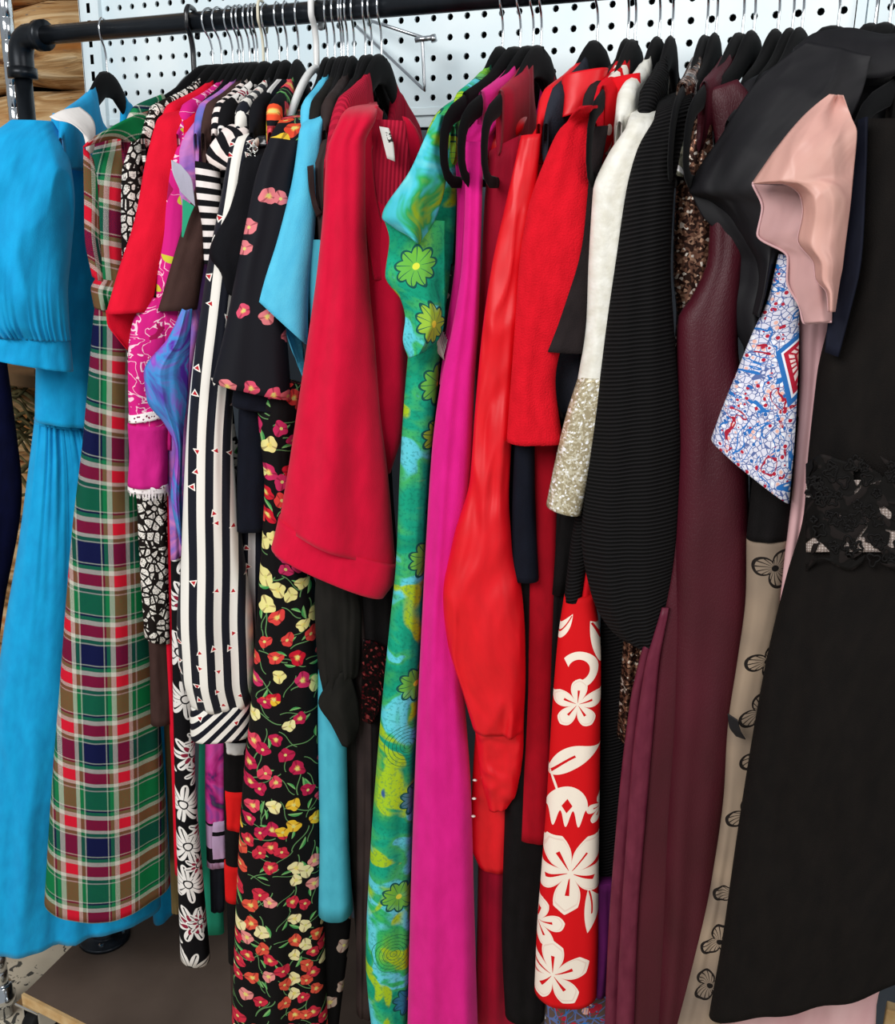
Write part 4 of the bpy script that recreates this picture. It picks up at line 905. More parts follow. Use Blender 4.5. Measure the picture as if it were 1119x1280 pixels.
# 14 olive black blouse with cuffed sleeve
g = G('olive_black_blouse', 'sheer olive-black blouse with long gathered sleeve and pointed cuff', 'blouse', 427, 383, hlabel=HL('sheer olive-black blouse'), yoke=M['olive'])
tube('body', [(408, 148, 424, 142), (384, 185, 408, 182), (368, 250, 402, 250), (372, 330, 400, 330), (386, 440, 404, 440), (396, 600, 420, 600), (424, 900, 455, 900), (440, 1100, 468, 1100), (446, 1180, 466, 1180)], M['olive'], g, t=[.005, .012, .018, .018, .016, .016, .02, .02, .02], front=(385, 260, -.15), fk=1, nv=60, folds=(2, .001, .006))
CUR.update(facing(425, 850, -.165))
tube('long_sleeve', [(398, 690, 440, 700), (394, 760, 452, 770), (398, 830, 448, 840), (404, 862, 434, 850)], M['olive'], g, t=[.016, .022, .02, .014], nv=36, folds=(3, .001, .006))
sheet('cuff', [[(412, 850, .016), (424, 842, .022), (436, 836, .014)], [(398, 878, .014), (424, 880, .024), (448, 880, .012)], [(414, 905, .014), (432, 912, .022), (450, 905, .01)], [(428, 932, .012), (434, 934, .016), (442, 926, .01)]], M['olive'], g)
# 15 brown-black satin
g = G('brown_satin_blouse', 'brown-black satin sleeveless blouse tucked left of red cardigan', 'blouse', 443, 398, hlabel=HL('brown-black satin blouse'), yoke=M['brownblk'])
tube('body', [(424, 148, 440, 142), (398, 180, 424, 178), (386, 210, 420, 220), (396, 260, 416, 262), (400, 330, 420, 330), (410, 600, 440, 600), (446, 900, 474, 900), (446, 1180, 472, 1180), (446, 1262, 468, 1262)], M['brownblk'], g, t=[.005, .012, .018, .018, .018, .018, .02, .02, .02], front=(405, 260, -.155), fk=1, nv=60, folds=(2, .001, .006))
sheet('armhole_edge', [[(384, 208, .02), (392, 206, .02)], [(386, 232, .022), (393, 236, .02)], [(390, 255, .02), (398, 258, .02)], [(396, 272, .015), (404, 266, .015)]], M['brownblk'], g, front=(392, 235, -.165), solid=.003)
# 16 black sequined dress behind cardigan
g = G('black_sequin_dress', 'black dress with maroon sequin patches hidden under the red cardigan', 'dress', 457, 415, hlabel=HL('black dress with maroon sequins'), yoke=M['blackw'])
tube('body', [(440, 150, 470, 150), (425, 300, 480, 300), (440, 600, 490, 600), (448, 760, 500, 760), (456, 960, 500, 960), (462, 1190, 492, 1190), (466, 1240, 488, 1240)], M['blackw'], g, t=.02, front=(460, 800, -.13), nv=50, folds=(2, .001, .005))
sheet('sequin_patch', [[(454, 798, .0), (470, 802, .0), (484, 812, .0)], [(452, 850, .0), (470, 850, .0), (482, 850, .0)], [(452, 900, .0), (464, 905, .0), (472, 895, .0)]], M['darkseq'], g, front=(466, 850, -.155), label='maroon sequin patch')
# 17 red cardigan
g = G('red_cardigan', 'bright red cardigan with big turned-back cuff', 'cardigan', 477, 408, hlabel=HL('bright red cardigan'), yoke=M['redrib'], a1=.2)
tube('back', [(452, 150, 506, 152), (448, 200, 512, 200), (446, 260, 508, 260), (450, 340, 500, 340), (452, 420, 496, 420)], M['redrib'], g, t=.008, front=(470, 250, -.142), nv=30, folds=(4, .001, .002), label='darker rib knit back')
tube('body', [(440, 240, 492, 250), (430, 330, 505, 330), (425, 430, 508, 430), (430, 540, 504, 530), (448, 590, 488, 590)], M['red'], g, t=[.01, .02, .024, .024, .012], front=(460, 420, -.145), nv=40, folds=(2, .001, .005))
tube('sleeve', [(452, 128, 468, 128), (424, 152, 468, 152), (409, 190, 456, 180), (405, 260, 456, 250), (397, 340, 460, 340), (386, 420, 468, 430), (374, 500, 474, 510), (362, 580, 484, 590), (350, 650, 494, 706)], M['red'], g, t=[.005, .018, .024, .028, .032, .038, .042, .045, .046], front=(425, 400, -.185), fk=1, nv=80, nu=56, folds=(1.5, .002, .011), seed=4)
tube('cuff', [(349, 646, 496, 702), (345, 664, 494, 720), (340, 683, 480, 742)], M['red'], g, t=[.0465, .048, .050], front=(425, 400, -.185), nv=12, nu=56, folds=(.6, .0005, .001))
sheet('front_edge', [[(470, 132, -.01), (478, 140, -.02)], [(468, 152, .0), (474, 168, -.01)], [(452, 178, .02), (464, 190, .01)], [(454, 230, .02), (468, 236, .01)], [(458, 290, .02), (480, 290, .01)], [(468, 350, .02), (492, 350, .01)]], M['red'], g, front=(455, 300, -.15), nv=40, nu=8, solid=.003)
tube('far_shoulder', [(503, 146, 512, 150), (508, 165, 524, 168), (508, 200, 528, 190), (505, 330, 516, 330), (500, 470, 508, 470)], M['red'], g, t=.01, front=(515, 200, -.02), nv=30)
sheet('neck_label', [[(474, 158, 0), (486, 160, 0)], [(480, 182, 0), (492, 180, 0)], [(484, 198, 0), (494, 202, 0)]], M['label'], g, front=(484, 175, -.158), label='white care label', nu=6, nv=8)
# 18 green batik dress
g = G('green_batik_dress', 'green and turquoise batik floral dress', 'dress', 628, 556, hlabel=HL('green batik floral dress'), yoke=M['batikb'])
tube('shoulder', [(574, 124, 596, 118), (550, 138, 592, 134), (532, 175, 576, 180), (524, 260, 572, 260), (534, 350, 566, 350), (528, 440, 556, 440)], M['batikb'], g, t=[.006, .014, .02, .024, .02, .016], front=(550, 240, -.145), fk=1, nv=50, folds=(1.5, .001, .004))
def bell(name, left, right, matl, front, off=.04, o0=.0, o1=.02, **k):
    """sheet between a left and a right outline, bulging off metres in the middle"""
    rows = []
    for i, ((a, b), (c, d)) in enumerate(zip(left, right)):
        h = min(1, i/2.5)*off
        rows.append([(a, b, o0), (a+(c-a)*.3, b+(d-b)*.3, o0+h*.8+(o1-o0)*.3), (a+(c-a)*.65, b+(d-b)*.65, h+(o1-o0)*.65), (c, d, o1)])
    return sheet(name, rows, matl, CUR['o'], front=front, **k)
FB = (515, 300, -.205)
bell('cap_sleeve', [(547, 142), (532, 172), (514, 212), (478, 272), (492, 284), (517, 300)], [(562, 150), (562, 190), (556, 230), (546, 268), (536, 288), (524, 306)], M['batikc'], FB, off=.032, o0=.008, o1=.0, nu=40, nv=70, crump=(.004, 12, .7))
bell('sleeve_inside', [(480, 274), (487, 300), (482, 344), (502, 376), (507, 398), (504, 424), (511, 448)], [(556, 276), (556, 310), (556, 350), (556, 390), (554, 410), (548, 424), (530, 440)], M['batik'], FB, off=.022, o0=-.002, o1=-.006, nu=40, nv=80, crump=(.006, 11, .8))
tube('body', [(512, 430, 552, 420), (506, 500, 545, 500), (500, 600, 536, 600), (496, 700, 530, 700), (488, 780, 526, 790), (480, 860, 522, 860), (472, 950, 518, 950), (464, 1060, 514, 1060), (458, 1200, 512, 1200), (466, 1290, 508, 1290)], M['batik'], g, t=[.016, .018, .02, .022, .024, .026, .028, .03, .03, .03], front=(500, 700, -.18), nv=90, folds=(1.5, .001, .004), anchor=.1)
# 19 black beaded top
g = G('black_beaded_shirt', 'black beaded net top with pale fringe, right of green batik', 'top', 650, 560, hlabel=HL('black beaded net top'), yoke=M['blackw'], hk=1., k=1., a1=.155, a0=.045, drop=.13)
tube('body', [(575, 190, 590, 186), (562, 250, 584, 250), (556, 340, 580, 340), (545, 440, 566, 440), (540, 520, 556, 520), (536, 700, 550, 700)], M['blackw'], g, t=.012, front=(565, 350, -.14), nv=40)
sheet('bead_panel', [[(560, 330, .0), (570, 330, 0)], [(548, 380, .0), (566, 385, 0)], [(546, 440, .0), (560, 445, 0)]], M['bead'], g, front=(556, 390, -.158))
CUR.update(facing(556, 420, -.165))
for i in range(9):
    x = 548+i*1.4; part('bead_fringe', *sweep([PT(x, 400+i*3, 0), PT(x-1-.5*i, 420+i*3, .003), PT(x-4, 438+i*1.5, .001)], .0007, 5), M['pearl'], g)
sheet('shoulder_trim', [[(627, 118, 0), (632, 126, 0)], [(640, 106, 0), (648, 112, 0)], [(649, 110, -.01), (650, 122, -.01)]], M['gold'], g, front=(638, 112, -.05), label='bronze bead shoulder trim', solid=.006)
# 20 magenta dress
g = G('magenta_dress', 'plain magenta crepe sleeveless long dress', 'dress', 666, 582, hlabel=HL('magenta crepe dress'), yoke=M['magenta'], hk=1., k=1., a1=.155, a0=.045, drop=.13)
tube('shoulder', [(622, 128, 650, 126), (588, 160, 620, 160), (572, 178, 604, 180), (571, 200, 600, 205)], M['magenta'], g, t=[.005, .012, .014, .012], front=(588, 180, -.15), fk=1, nv=24)
tube('back_strap', [(568, 178, 580, 178), (572, 255, 586, 258), (570, 320, 582, 330), (560, 400, 575, 410), (550, 480, 570, 480)], M['magenta'], g, t=.008, front=(578, 300, -.15), nv=30)
tube('body', [(582, 178, 604, 178), (582, 250, 602, 250), (578, 330, 600, 330), (566, 410, 598, 400), (552, 476, 593, 476), (541, 560, 590, 560), (535, 650, 584, 650), (530, 740, 578, 740), (524, 860, 580, 860), (519, 980, 588, 980), (514, 1120, 592, 1120), (510, 1290, 597, 1290)], M['magenta'], g, t=[.006, .008, .01, .014, .02, .026, .03, .032, .034, .036, .038, .04], front=(560, 700, -.185), nv=110, nu=60, folds=(1.6, .001, .009), anchor=.5, seed=5)
# 21 crimson velvet
g = G('crimson_velvet_dress', 'crimson velvet sleeveless long dress with stand neckline', 'dress', 676, 610, hlabel=HL('crimson velvet dress'), yoke=M['berry'], hk=1., k=1., a1=.155, a0=.045, drop=.13)
tube('shoulder', [(634, 132, 656, 142), (610, 162, 654, 160), (597, 180, 640, 180), (602, 196, 634, 200)], M['satin'], g, t=[.006, .012, .014, .01], front=(620, 180, -.12), fk=1, nv=20)
tube('body', [(612, 190, 652, 170), (606, 260, 650, 260), (602, 340, 640, 340), (596, 440, 640, 440), (596, 700, 650, 700), (596, 950, 660, 950), (598, 1100, 650, 1100), (594, 1290, 648, 1290)], M['berry'], g, t=.02, front=(620, 300, -.135), nv=60, folds=(3, .001, .005))
# 22 red satin blouse
g = G('red_satin_blouse', 'glossy red satin blouse with a stand collar and full crumpled sleeve', 'blouse', 746, 662, hlabel=HL('red satin blouse'), yoke=M['satin'])
tube('shoulder', [(700, 134, 738, 130), (668, 165, 728, 170), (655, 200, 712, 220), (650, 260, 690, 270)], M['satin'], g, t=[.006, .014, .02, .02], front=(680, 190, -.13), fk=1, nv=30)
tube('collar', [(704, 96, 760, 86), (700, 120, 752, 116), (694, 152, 738, 140)], M['satin'], g, t=[.022, .026, .028], front=(725, 115, -.115), nv=20, folds=(1, .001, .002), topclose=False, label='tall stand collar')
tube('sleeve', [(652, 170, 676, 168), (634, 250, 668, 250), (616, 330, 656, 340), (603, 420, 648, 430), (594, 520, 640, 530), (588, 600, 636, 610), (568, 670, 640, 680), (555, 740, 652, 740), (560, 800, 656, 800), (578, 860, 656, 860), (592, 905, 654, 910)], M['satin'], g,
     t=[.008, .014, .018, .02, .022, .024, .032, .036, .036, .034, .028], front=(610, 600, -.19), nv=120, nu=56, folds=(1.3, .001, .005), mess=.003, seed=12, crump=(.011, 14, .38))
tube('sleeve_end', [(590, 880, 656, 880), (596, 920, 654, 930), (602, 970, 646, 985), (612, 1008, 634, 1006)], M['satin'], g, t=[.032, .028, .022, .012], front=(625, 940, -.172), nv=50, folds=(1.4, .002, .004), crump=(.009, 20, .8))
tube('shirt_tail', [(600, 860, 650, 870), (592, 960, 648, 960), (588, 1050, 648, 1050), (598, 1078, 644, 1082)], M['satin'], g, t=.014, front=(618, 1000, -.15), nv=30, folds=(1.5, .001, .004), sag=.008)
CUR.update(facing(618, 1000, -.172))
for y in (975, 998, 1020):
    V, F = lathe([(.001, -.001), (.0035, 0), (.001, .001)], 8, PT(594-(y-975)*.05, y, .004)); part('button', V, F, M['pearl'], g)
# 23 black jersey dress
g = G('black_jersey_dress', 'black jersey long dress between red satin and scarlet wool', 'dress', 750, 672, hang=False, yoke=M['slate'])
tube('shoulder', [(704, 150, 728, 146), (682, 180, 716, 190), (662, 240, 696, 250), (648, 320, 668, 330)], M['slate'], g, t=.012, front=(685, 210, -.135), fk=1, nv=24)
tube('body', [(640, 320, 662, 320), (636, 440, 664, 440), (628, 540, 664, 540), (620, 640, 660, 640), (616, 712, 660, 712)], M['navyb'], g, t=[.012, .014, .018, .02, .022], front=(638, 550, -.155), nv=40, folds=(1.5, .001, .003))
tube('sleeve', [(646, 500, 668, 500), (642, 600, 668, 600), (640, 660, 670, 660), (638, 722, 673, 723)], M['navyb'], g, t=[.016, .018, .018, .02], front=(655, 600, -.175), nv=30, folds=(1, .0005, .002))
tube('skirt', [(640, 700, 680, 700), (632, 1000, 690, 1000), (628, 1150, 688, 1150), (632, 1262, 680, 1268)], M['blackw'], g, t=.026, front=(660, 1000, -.14), nv=40, folds=(1.5, .001, .005))
# 24 scarlet wool
g = G('scarlet_wool_dress', 'scarlet wool dress with straight elbow sleeve', 'dress', 784, 738, hlabel=HL('scarlet wool dress'), yoke=M['wool'])
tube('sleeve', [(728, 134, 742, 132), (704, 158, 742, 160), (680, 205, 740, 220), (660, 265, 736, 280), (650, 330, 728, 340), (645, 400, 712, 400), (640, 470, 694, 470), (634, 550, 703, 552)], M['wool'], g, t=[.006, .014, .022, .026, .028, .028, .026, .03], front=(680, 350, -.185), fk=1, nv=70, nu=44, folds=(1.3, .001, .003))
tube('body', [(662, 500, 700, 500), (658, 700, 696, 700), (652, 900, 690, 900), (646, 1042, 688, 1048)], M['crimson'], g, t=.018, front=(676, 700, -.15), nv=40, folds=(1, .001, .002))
# 25 charcoal dress
g = G('charcoal_knit_dress', 'charcoal knit dress with a wide open sleeve beside scarlet wool', 'dress', 789, 722, hang=False, yoke=M['char'])
tube('sleeve', [(740, 160, 760, 158), (724, 220, 750, 220), (716, 300, 744, 300), (698, 370, 740, 370), (676, 436, 738, 440)], M['char'], g, t=[.008, .014, .018, .024, .03], front=(712, 350, -.175), nv=44, folds=(1, .0005, .002))
sheet('sleeve_inside', [[(677, 438, .004), (700, 430, .0), (726, 426, -.01)], [(684, 474, .0), (704, 468, -.01), (724, 466, -.01)], [(702, 521, 0), (710, 516, -.01), (718, 510, -.01)]], M['slate'], g, front=(700, 440, -.172), label='dark inside of the sleeve')
CUR.update(facing(700, 440, -.172)); part('sleeve_rim', *sweep(smoothpath([PT(a_, b_, o_) for a_, b_, o_ in [(724, 440, .022), (708, 428, .03), (690, 426, .026), (678, 438, .012), (681, 462, .006), (690, 492, .002), (703, 523, 0)]], 40), .0028, 8), M['char'], g)
tube('body', [(718, 200, 740, 200), (706, 440, 736, 440), (696, 560, 730, 560), (690, 700, 716, 700), (684, 860, 706, 860), (680, 1100, 690, 1100)], M['blackw'], g, t=.014, front=(710, 500, -.14), nv=40)
# 26 hibiscus
g = G('hibiscus_dress', 'red sundress printed with big white hibiscus flowers', 'dress', 793, 742, hlabel=HL('hibiscus print sundress'), yoke=M['hib2'], hk=1., k=1., a1=.155, a0=.045, drop=.13)
tube('strap', [(766, 98, 800, 92), (765, 130, 800, 130), (764, 170, 796, 172), (758, 240, 780, 240)], M['hib2'], g, t=.006, nv=24, front=(780, 130, -.12))
tube('bodice', [(745, 240, 780, 240), (735, 500, 760, 500), (720, 680, 752, 680), (708, 760, 744, 760)], M['hib2'], g, t=.014, front=(712, 950, -.165), nv=30)
tube('skirt', [(706, 744, 742, 742), (698, 800, 750, 800), (690, 900, 750, 900), (684, 1000, 749, 1000), (678, 1080, 748, 1080), (672, 1160, 748, 1160), (669, 1232, 746, 1240)], M['hib'], g, t=[.016, .024, .026, .028, .03, .03, .03], front=(712, 950, -.172), nv=90, nu=50, folds=(1, .0005, .0015), sag=.008, anchor=0, seed=3)
# 27 ivory beaded
g = G('ivory_beaded_blouse', 'ivory silk blouse encrusted with sequins towards the hem', 'blouse', 823, 768, hlabel=HL('ivory beaded blouse'), yoke=M['pearl'])
tube('sleeve', [(808, 130, 832, 122), (784, 158, 822, 165), (760, 195, 808, 205), (742, 240, 794, 250), (737, 320, 790, 320), (734, 400, 780, 400), (722, 480, 764, 480)], M['pearl'], g, t=[.006, .014, .02, .024, .024, .024, .024], front=(760, 320, -.18), fk=1, nv=60, folds=(1.5, .001, .003))
tube('sequin_cuff', [(724, 470, 768, 470), (708, 520, 758, 520), (694, 580, 740, 590), (684, 628, 726, 640)], M['pearlseq'], g, t=[.025, .027, .028, .03], front=(760, 320, -.18), nv=40, folds=(1, .0005, .001), label='sequin covered lower sleeve')
tube('body', [(745, 300, 780, 300), (735, 560, 770, 560), (700, 640, 736, 640), (690, 740, 720, 740)], M['blackw'], g, t=.014, front=(740, 500, -.14), nv=20, label='black side panel')
sheet('neck_edge', [[(786, 150, .01), (798, 140, .01)], [(800, 138, 0), (812, 128, 0)], [(812, 124, 0), (818, 118, -.01)]], M['sky'], g, front=(800, 140, -.08), label='pale blue neck binding', solid=.003)
# 28 ribbed cardigan
g = G('ribbed_cardigan', 'black ribbed knit cardigan with a wide drooping side', 'cardigan', 839, 800, hlabel=HL('black ribbed cardigan'), yoke=M['rib'])
tube('side_panel', [(842, 120, 864, 114), (818, 150, 862, 145), (798, 185, 850, 190), (783, 235, 842, 240), (770, 320, 838, 320), (758, 400, 842, 410), (748, 480, 848, 490), (738, 560, 852, 570), (728, 660, 846, 680), (740, 740, 838, 745), (770, 790, 830, 790), (800, 808, 820, 812)], M['rib'], g,
     t=[.006, .014, .02, .024, .028, .03, .032, .034, .034, .032, .024, .012], front=(800, 400, -.18), fk=1, nv=110, nu=50, folds=(1.5, .001, .006))
tube('front_edge', [(786, 300, 800, 300), (756, 400, 776, 400), (742, 500, 762, 500), (728, 600, 752, 600), (714, 680, 738, 680), (706, 748, 728, 747)], M['rib'], g, t=[.01, .014, .018, .02, .02, .02], front=(748, 560, -.165), nv=60, folds=(1, .0005, .001))
tube('skirt', [(752, 740, 790, 740), (750, 850, 785, 850), (748, 1000, 780, 1000), (748, 1140, 776, 1140)], M['rib'], g, t=.016, front=(765, 900, -.13), nv=40)
# 29 bronze sequins
g = G('bronze_sequin_dress', 'bronze and silver sequined dress peeking between ribbed cardigan and burgundy leather', 'dress', 882, 845, hlabel=HL('bronze sequined dress'), yoke=M['gold'], hk=1., k=1., a1=.155, a0=.045, drop=.13)
tube('body', [(862, 150, 890, 150), (848, 200, 892, 200), (844, 260, 894, 260), (842, 340, 892, 340), (846, 400, 880, 400), (820, 600, 860, 600), (780, 800, 808, 800), (772, 918, 798, 922)], M['gold'], g, t=.014, front=(868, 280, -.135), nv=60, folds=(2.5, .001, .006))
tube('silver_sleeve', [(846, 150, 866, 150), (834, 178, 862, 180), (832, 208, 856, 208), (840, 220, 854, 222)], M['silver'], g, t=.012, front=(846, 190, -.155), nv=20, label='silver sequin sleeve edge')
sheet('shoulder', [[(944, 62, 0), (964, 62, 0)], [(944, 80, 0), (962, 82, 0)], [(944, 98, 0), (956, 100, 0)]], M['silver'], g, front=(950, 80, .03), solid=.008)
# 30 burgundy leather
g = G('burgundy_leather_dress', 'long burgundy crocodile-textured leather dress', 'dress', 927, 866, hlabel=HL('burgundy leather dress'), yoke=M['croc'], hk=1., k=1., a1=.155, a0=.045, drop=.13)
tube('strap', [(884, 114, 922, 100), (886, 130, 942, 128), (894, 170, 945, 170), (900, 220, 930, 240)], M['croc'], g, t=[.005, .008, .008, .008], front=(910, 140, -.135), nv=24)
tube('bodice', [(890, 220, 930, 220), (886, 320, 930, 310), (866, 370, 925, 370), (848, 400, 922, 420), (847, 500, 930, 500), (846, 600, 935, 600), (842, 700, 936, 700), (838, 800, 932, 800), (836, 900, 922, 900), (830, 1000, 908, 1000), (825, 1120, 895, 1120), (820, 1290, 860, 1290)], M['croc'], g,
     t=[.008, .016, .022, .026, .03, .034, .036, .038, .04, .04, .04, .04], front=(885, 600, -.155), nv=100, nu=46, folds=(1.2, .001, .004))
tube('front_fold', [(850, 560, 870, 560), (838, 700, 868, 700), (818, 800, 862, 800), (806, 900, 856, 900), (795, 1000, 850, 1000), (785, 1120, 846, 1120), (776, 1290, 840, 1290)], M['croc'], g, t=[.002, .012, .02, .022, .022, .022, .022], front=(830, 900, -.17), nv=70, folds=(1, .001, .003))
tube('hem_edge', [(828, 760, 836, 760), (806, 840, 822, 840), (790, 960, 812, 960), (780, 1100, 800, 1100), (770, 1290, 792, 1290)], M['crocedge'], g, t=[.002, .006, .008, .008, .008], front=(805, 950, -.195), nv=50, folds=(1, .0005, .001), label='puckered leather edge')
tube('back_edge', [(806, 800, 816, 800), (788, 880, 800, 880), (774, 1000, 790, 1000), (764, 1120, 780, 1120), (756, 1290, 772, 1290)], M['crocedge'], g, t=.008, front=(785, 1000, -.188), nv=50, folds=(1, .0005, .001), label='puckered leather edge')
# 31 black taffeta cap sleeve
g = G('black_taffeta_dress', 'black taffeta dress with rounded collar and wavy cap sleeve', 'dress', 1046, 890, hlabel=HL('black taffeta dress'), yoke=M['blackt'], a0=.03)
tube('body', [(960, 110, 1130, 110), (930, 200, 1120, 200), (925, 300, 1080, 300), (930, 420, 1060, 420), (936, 520, 1040, 520), (938, 600, 1030, 610), (936, 672, 1030, 680)], M['blackt'], g, t=[.012, .02, .024, .026, .026, .024, .022], front=(1000, 300, -.12), nv=50, nu=50, folds=(2, .001, .006))
FT = (960, 220, -.165)
bell('cap_sleeve', [(1010, 52), (950, 100), (905, 165), (862, 239), (888, 250), (912, 271), (930, 300), (945, 328), (948, 352), (941, 392)], [(1090, 70), (1080, 110), (1060, 160), (1030, 230), (1020, 260), (1000, 290), (978, 322), (968, 340), (962, 362), (952, 398)], M['blackt'], FT, off=.045, nu=50, nv=90, solid=.0018, crump=(.006, 11, .8))
bell('sleeve_inside', [(864, 241), (877, 268), (907, 299), (925, 325), (922, 350), (912, 376), (916, 402), (934, 440)], [(930, 250), (950, 280), (960, 310), (965, 340), (965, 360), (960, 390), (958, 420), (955, 445)], M['blackt'], FT, off=.008, o0=-.006, o1=0, nu=30, nv=60, solid=.0015, label='dark inside of the cap sleeve')
tube('shoulder', [(1000, 60, 1119, 62), (975, 100, 1130, 105), (950, 160, 1130, 180)], M['blackt'], g, t=[.012, .02, .022], front=(1040, 100, -.10), nv=20)
sheet('collar', [[(992, 62, .02), (1020, 42, .02), (1060, 36, .01), (1110, 44, .0), (1150, 40, 0)], [(990, 74, .03), (1020, 64, .04), (1064, 64, .04), (1100, 60, .03), (1150, 50, .02)], [(994, 80, .03), (1018, 78, .045), (1056, 92, .05), (1098, 90, .04), (1150, 74, .03)], [(996, 80, .03), (1018, 82, .045), (1058, 99, .05), (1098, 98, .04), (1150, 84, .03)]], M['blackt'], g, front=(1050, 90, -.115), nu=36, nv=16, solid=.003, label='rounded flat collar')
# 32 paisley
g = G('paisley_blouse', 'blue, white and red paisley blouse with a pointed hanging sleeve', 'blouse', 1092, 975, hlabel=HL('blue and red paisley blouse'), yoke=M['paisley'])
tube('sleeve', [(974, 318, 996, 322), (962, 370, 998, 372), (940, 420, 998, 430), (920, 470, 996, 490), (903, 512, 992, 560), (890, 548, 986, 628)], M['paisley'], g, t=[.008, .014, .018, .022, .024, .026], front=(945, 480, -.205), nv=56, nu=40, folds=(1.2, .0005, .003))
# 33 mesh
g = G('nude_mesh_dress', 'sheer nude mesh dress embroidered with black butterflies', 'dress', 1110, 990, hlabel=HL('nude embroidered mesh dress'), yoke=M['mesh'])
tube('bodice', [(950, 520, 1000, 520), (940, 610, 990, 610), (934, 671, 984, 673)], M['blackw'], g, t=.018, front=(940, 900, -.168), nv=20, label='black bodice')
tube('skirt', [(934, 668, 984, 670), (932, 760, 975, 760), (922, 830, 960, 830), (911, 900, 950, 900), (905, 1000, 940, 1000), (890, 1100, 925, 1100), (868, 1190, 915, 1190), (842, 1290, 900, 1290)], M['mesh'], g, t=[.016, .018, .018, .018, .018, .02, .024, .03], front=(940, 900, -.168), nv=70, folds=(1.5, .001, .004))
sheet('black_bow', [[(910, 892, .02), (922, 900, .025)], [(912, 908, .02), (926, 914, .025)], [(920, 920, .02), (932, 924, .02)]], M['blackt'], g, front=(920, 905, -.19), label='small black satin bow end')
# 34 pink organza
g = G('pink_organza_blouse', 'pale pink organza blouse with ruffled cap sleeve over black', 'blouse', 1140, 1000, hlabel=HL('pink organza blouse'), yoke=M['pinksatin'])
tube('body', [(1030, 130, 1060, 130), (1010, 240, 1062, 250), (1000, 330, 1056, 340), (1000, 395, 1040, 395), (1000, 480, 1028, 480), (994, 560, 1018, 570), (988, 640, 1012, 640), (980, 700, 1004, 700), (972, 760, 994, 760), (958, 850, 970, 850)], M['pinksatin'], g, t=[.008, .014, .016, .014, .014, .014, .014, .012, .01, .008], front=(1020, 400, -.165), nv=70, folds=(1.2, .001, .004))
FO = (1010, 240, -.235)
bell('cap_sleeve', [(1037, 117), (1004, 146), (972, 184), (940, 229), (976, 229), (1000, 243), (1004, 268), (998, 298), (1018, 330), (1020, 348), (1034, 366), (1036, 390)], [(1054, 119), (1064, 146), (1071, 168), (1067, 215), (1065, 235), (1063, 255), (1060, 280), (1056, 310), (1053, 335), (1050, 350), (1047, 370), (1044, 390)], M['organza'], FO, off=.040, o0=.012, o1=.012, nu=60, nv=110, solid=.0008, crump=(.005, 13, .8))
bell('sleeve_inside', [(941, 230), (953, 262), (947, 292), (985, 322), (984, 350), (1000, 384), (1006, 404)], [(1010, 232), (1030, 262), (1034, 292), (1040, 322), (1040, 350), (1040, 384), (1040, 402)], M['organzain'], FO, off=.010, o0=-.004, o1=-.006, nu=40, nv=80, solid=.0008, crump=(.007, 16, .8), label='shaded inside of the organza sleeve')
hem = [(940, 229), (976, 229), (1000, 243), (1004, 268), (998, 298), (1018, 330), (1020, 348), (1034, 366), (1036, 390)]
CUR.update(facing(*FO)); part('rolled_hem', *sweep(smoothpath([PT(a_, b_, .0125) for a_, b_ in hem], 60), .0011, 6), M['pinksatin'], g)
part('rolled_hem', *sweep(smoothpath([PT(a_, b_, -.004) for a_, b_ in [(941, 230), (953, 262), (947, 292), (985, 322), (984, 350), (1000, 384), (1006, 404), (1040, 402)]], 60), .0013, 6), M['pinksatin'], g)
tube('lower_skirt', [(960, 900, 1140, 900), (900, 1180, 1120, 1180), (882, 1262, 1096, 1250), (880, 1300, 1094, 1290)], M['pinksatin'], g, t=.02, front=(1000, 1200, -.13), nv=24, folds=(3, .001, .005))
# 35 black lace-panel dress
g = G('black_lace_panel_dress', 'long black dress with a lace waist panel, nearest at right edge', 'dress', 1230, 1085, hlabel=HL('black dress with a lace waist panel'), yoke=M['lacedress'], hk=1., k=1., a1=.155, a0=.045, drop=.13)
tube('body', [(1078, 150, 1190, 150), (1062, 300, 1190, 300), (1038, 400, 1190, 400), (1022, 470, 1190, 470), (1012, 560, 1190, 560), (1006, 640, 1190, 640), (984, 720, 1190, 720), (960, 820, 1190, 820), (940, 930, 1195, 930), (920, 1060, 1200, 1060), (906, 1160, 1200, 1110), (888, 1262, 1200, 1176)], M['lacedress'], g,
     t=[.01, .02, .024, .028, .03, .03, .034, .038, .042, .046, .05, .05], front=(1060, 700, -.185), nv=110, nu=70, folds=(2.2, .0008, .010), sag=.0, sq=.9)
sheet('armhole_lining', [[(1074, 150, .02), (1084, 146, .028)], [(1066, 230, .03), (1082, 236, .034)], [(1052, 330, .034), (1076, 330, .04)], [(1036, 400, .034), (1060, 400, .04)], [(1032, 440, .034), (1048, 446, .04)]], M['navydenim'], g, front=(1060, 700, -.185), nu=10, nv=30, solid=.003, label='navy armhole lining')
CUR.update(facing(1060, 700, -.185))
rows = []
for y in (572, 600, 630, 660, 690, 706):
    rows.append([(x, y+8*math.sin(x*.11+y*.05)*(1 if y in (572, 706) else 0), (.031+.004)*(1-max(0, (1035-x)/40.)**2*.8)+.003) for x in (1008, 1030, 1060, 1090, 1120, 1150, 1190)])
sheet('net_panel', [[(a, b, c+.001) for a, b, c in r] for r in rows[1:-1]], M['net'], g, nu=50, nv=20, label='nude net inset', solid=.0004)
sheet('lace_panel', [[(a, b, c+.004) for a, b, c in r] for r in rows], M['lace'], g, nu=60, nv=36, label='black corded lace', solid=.0016)
r = np.random.RandomState(5); vf = []
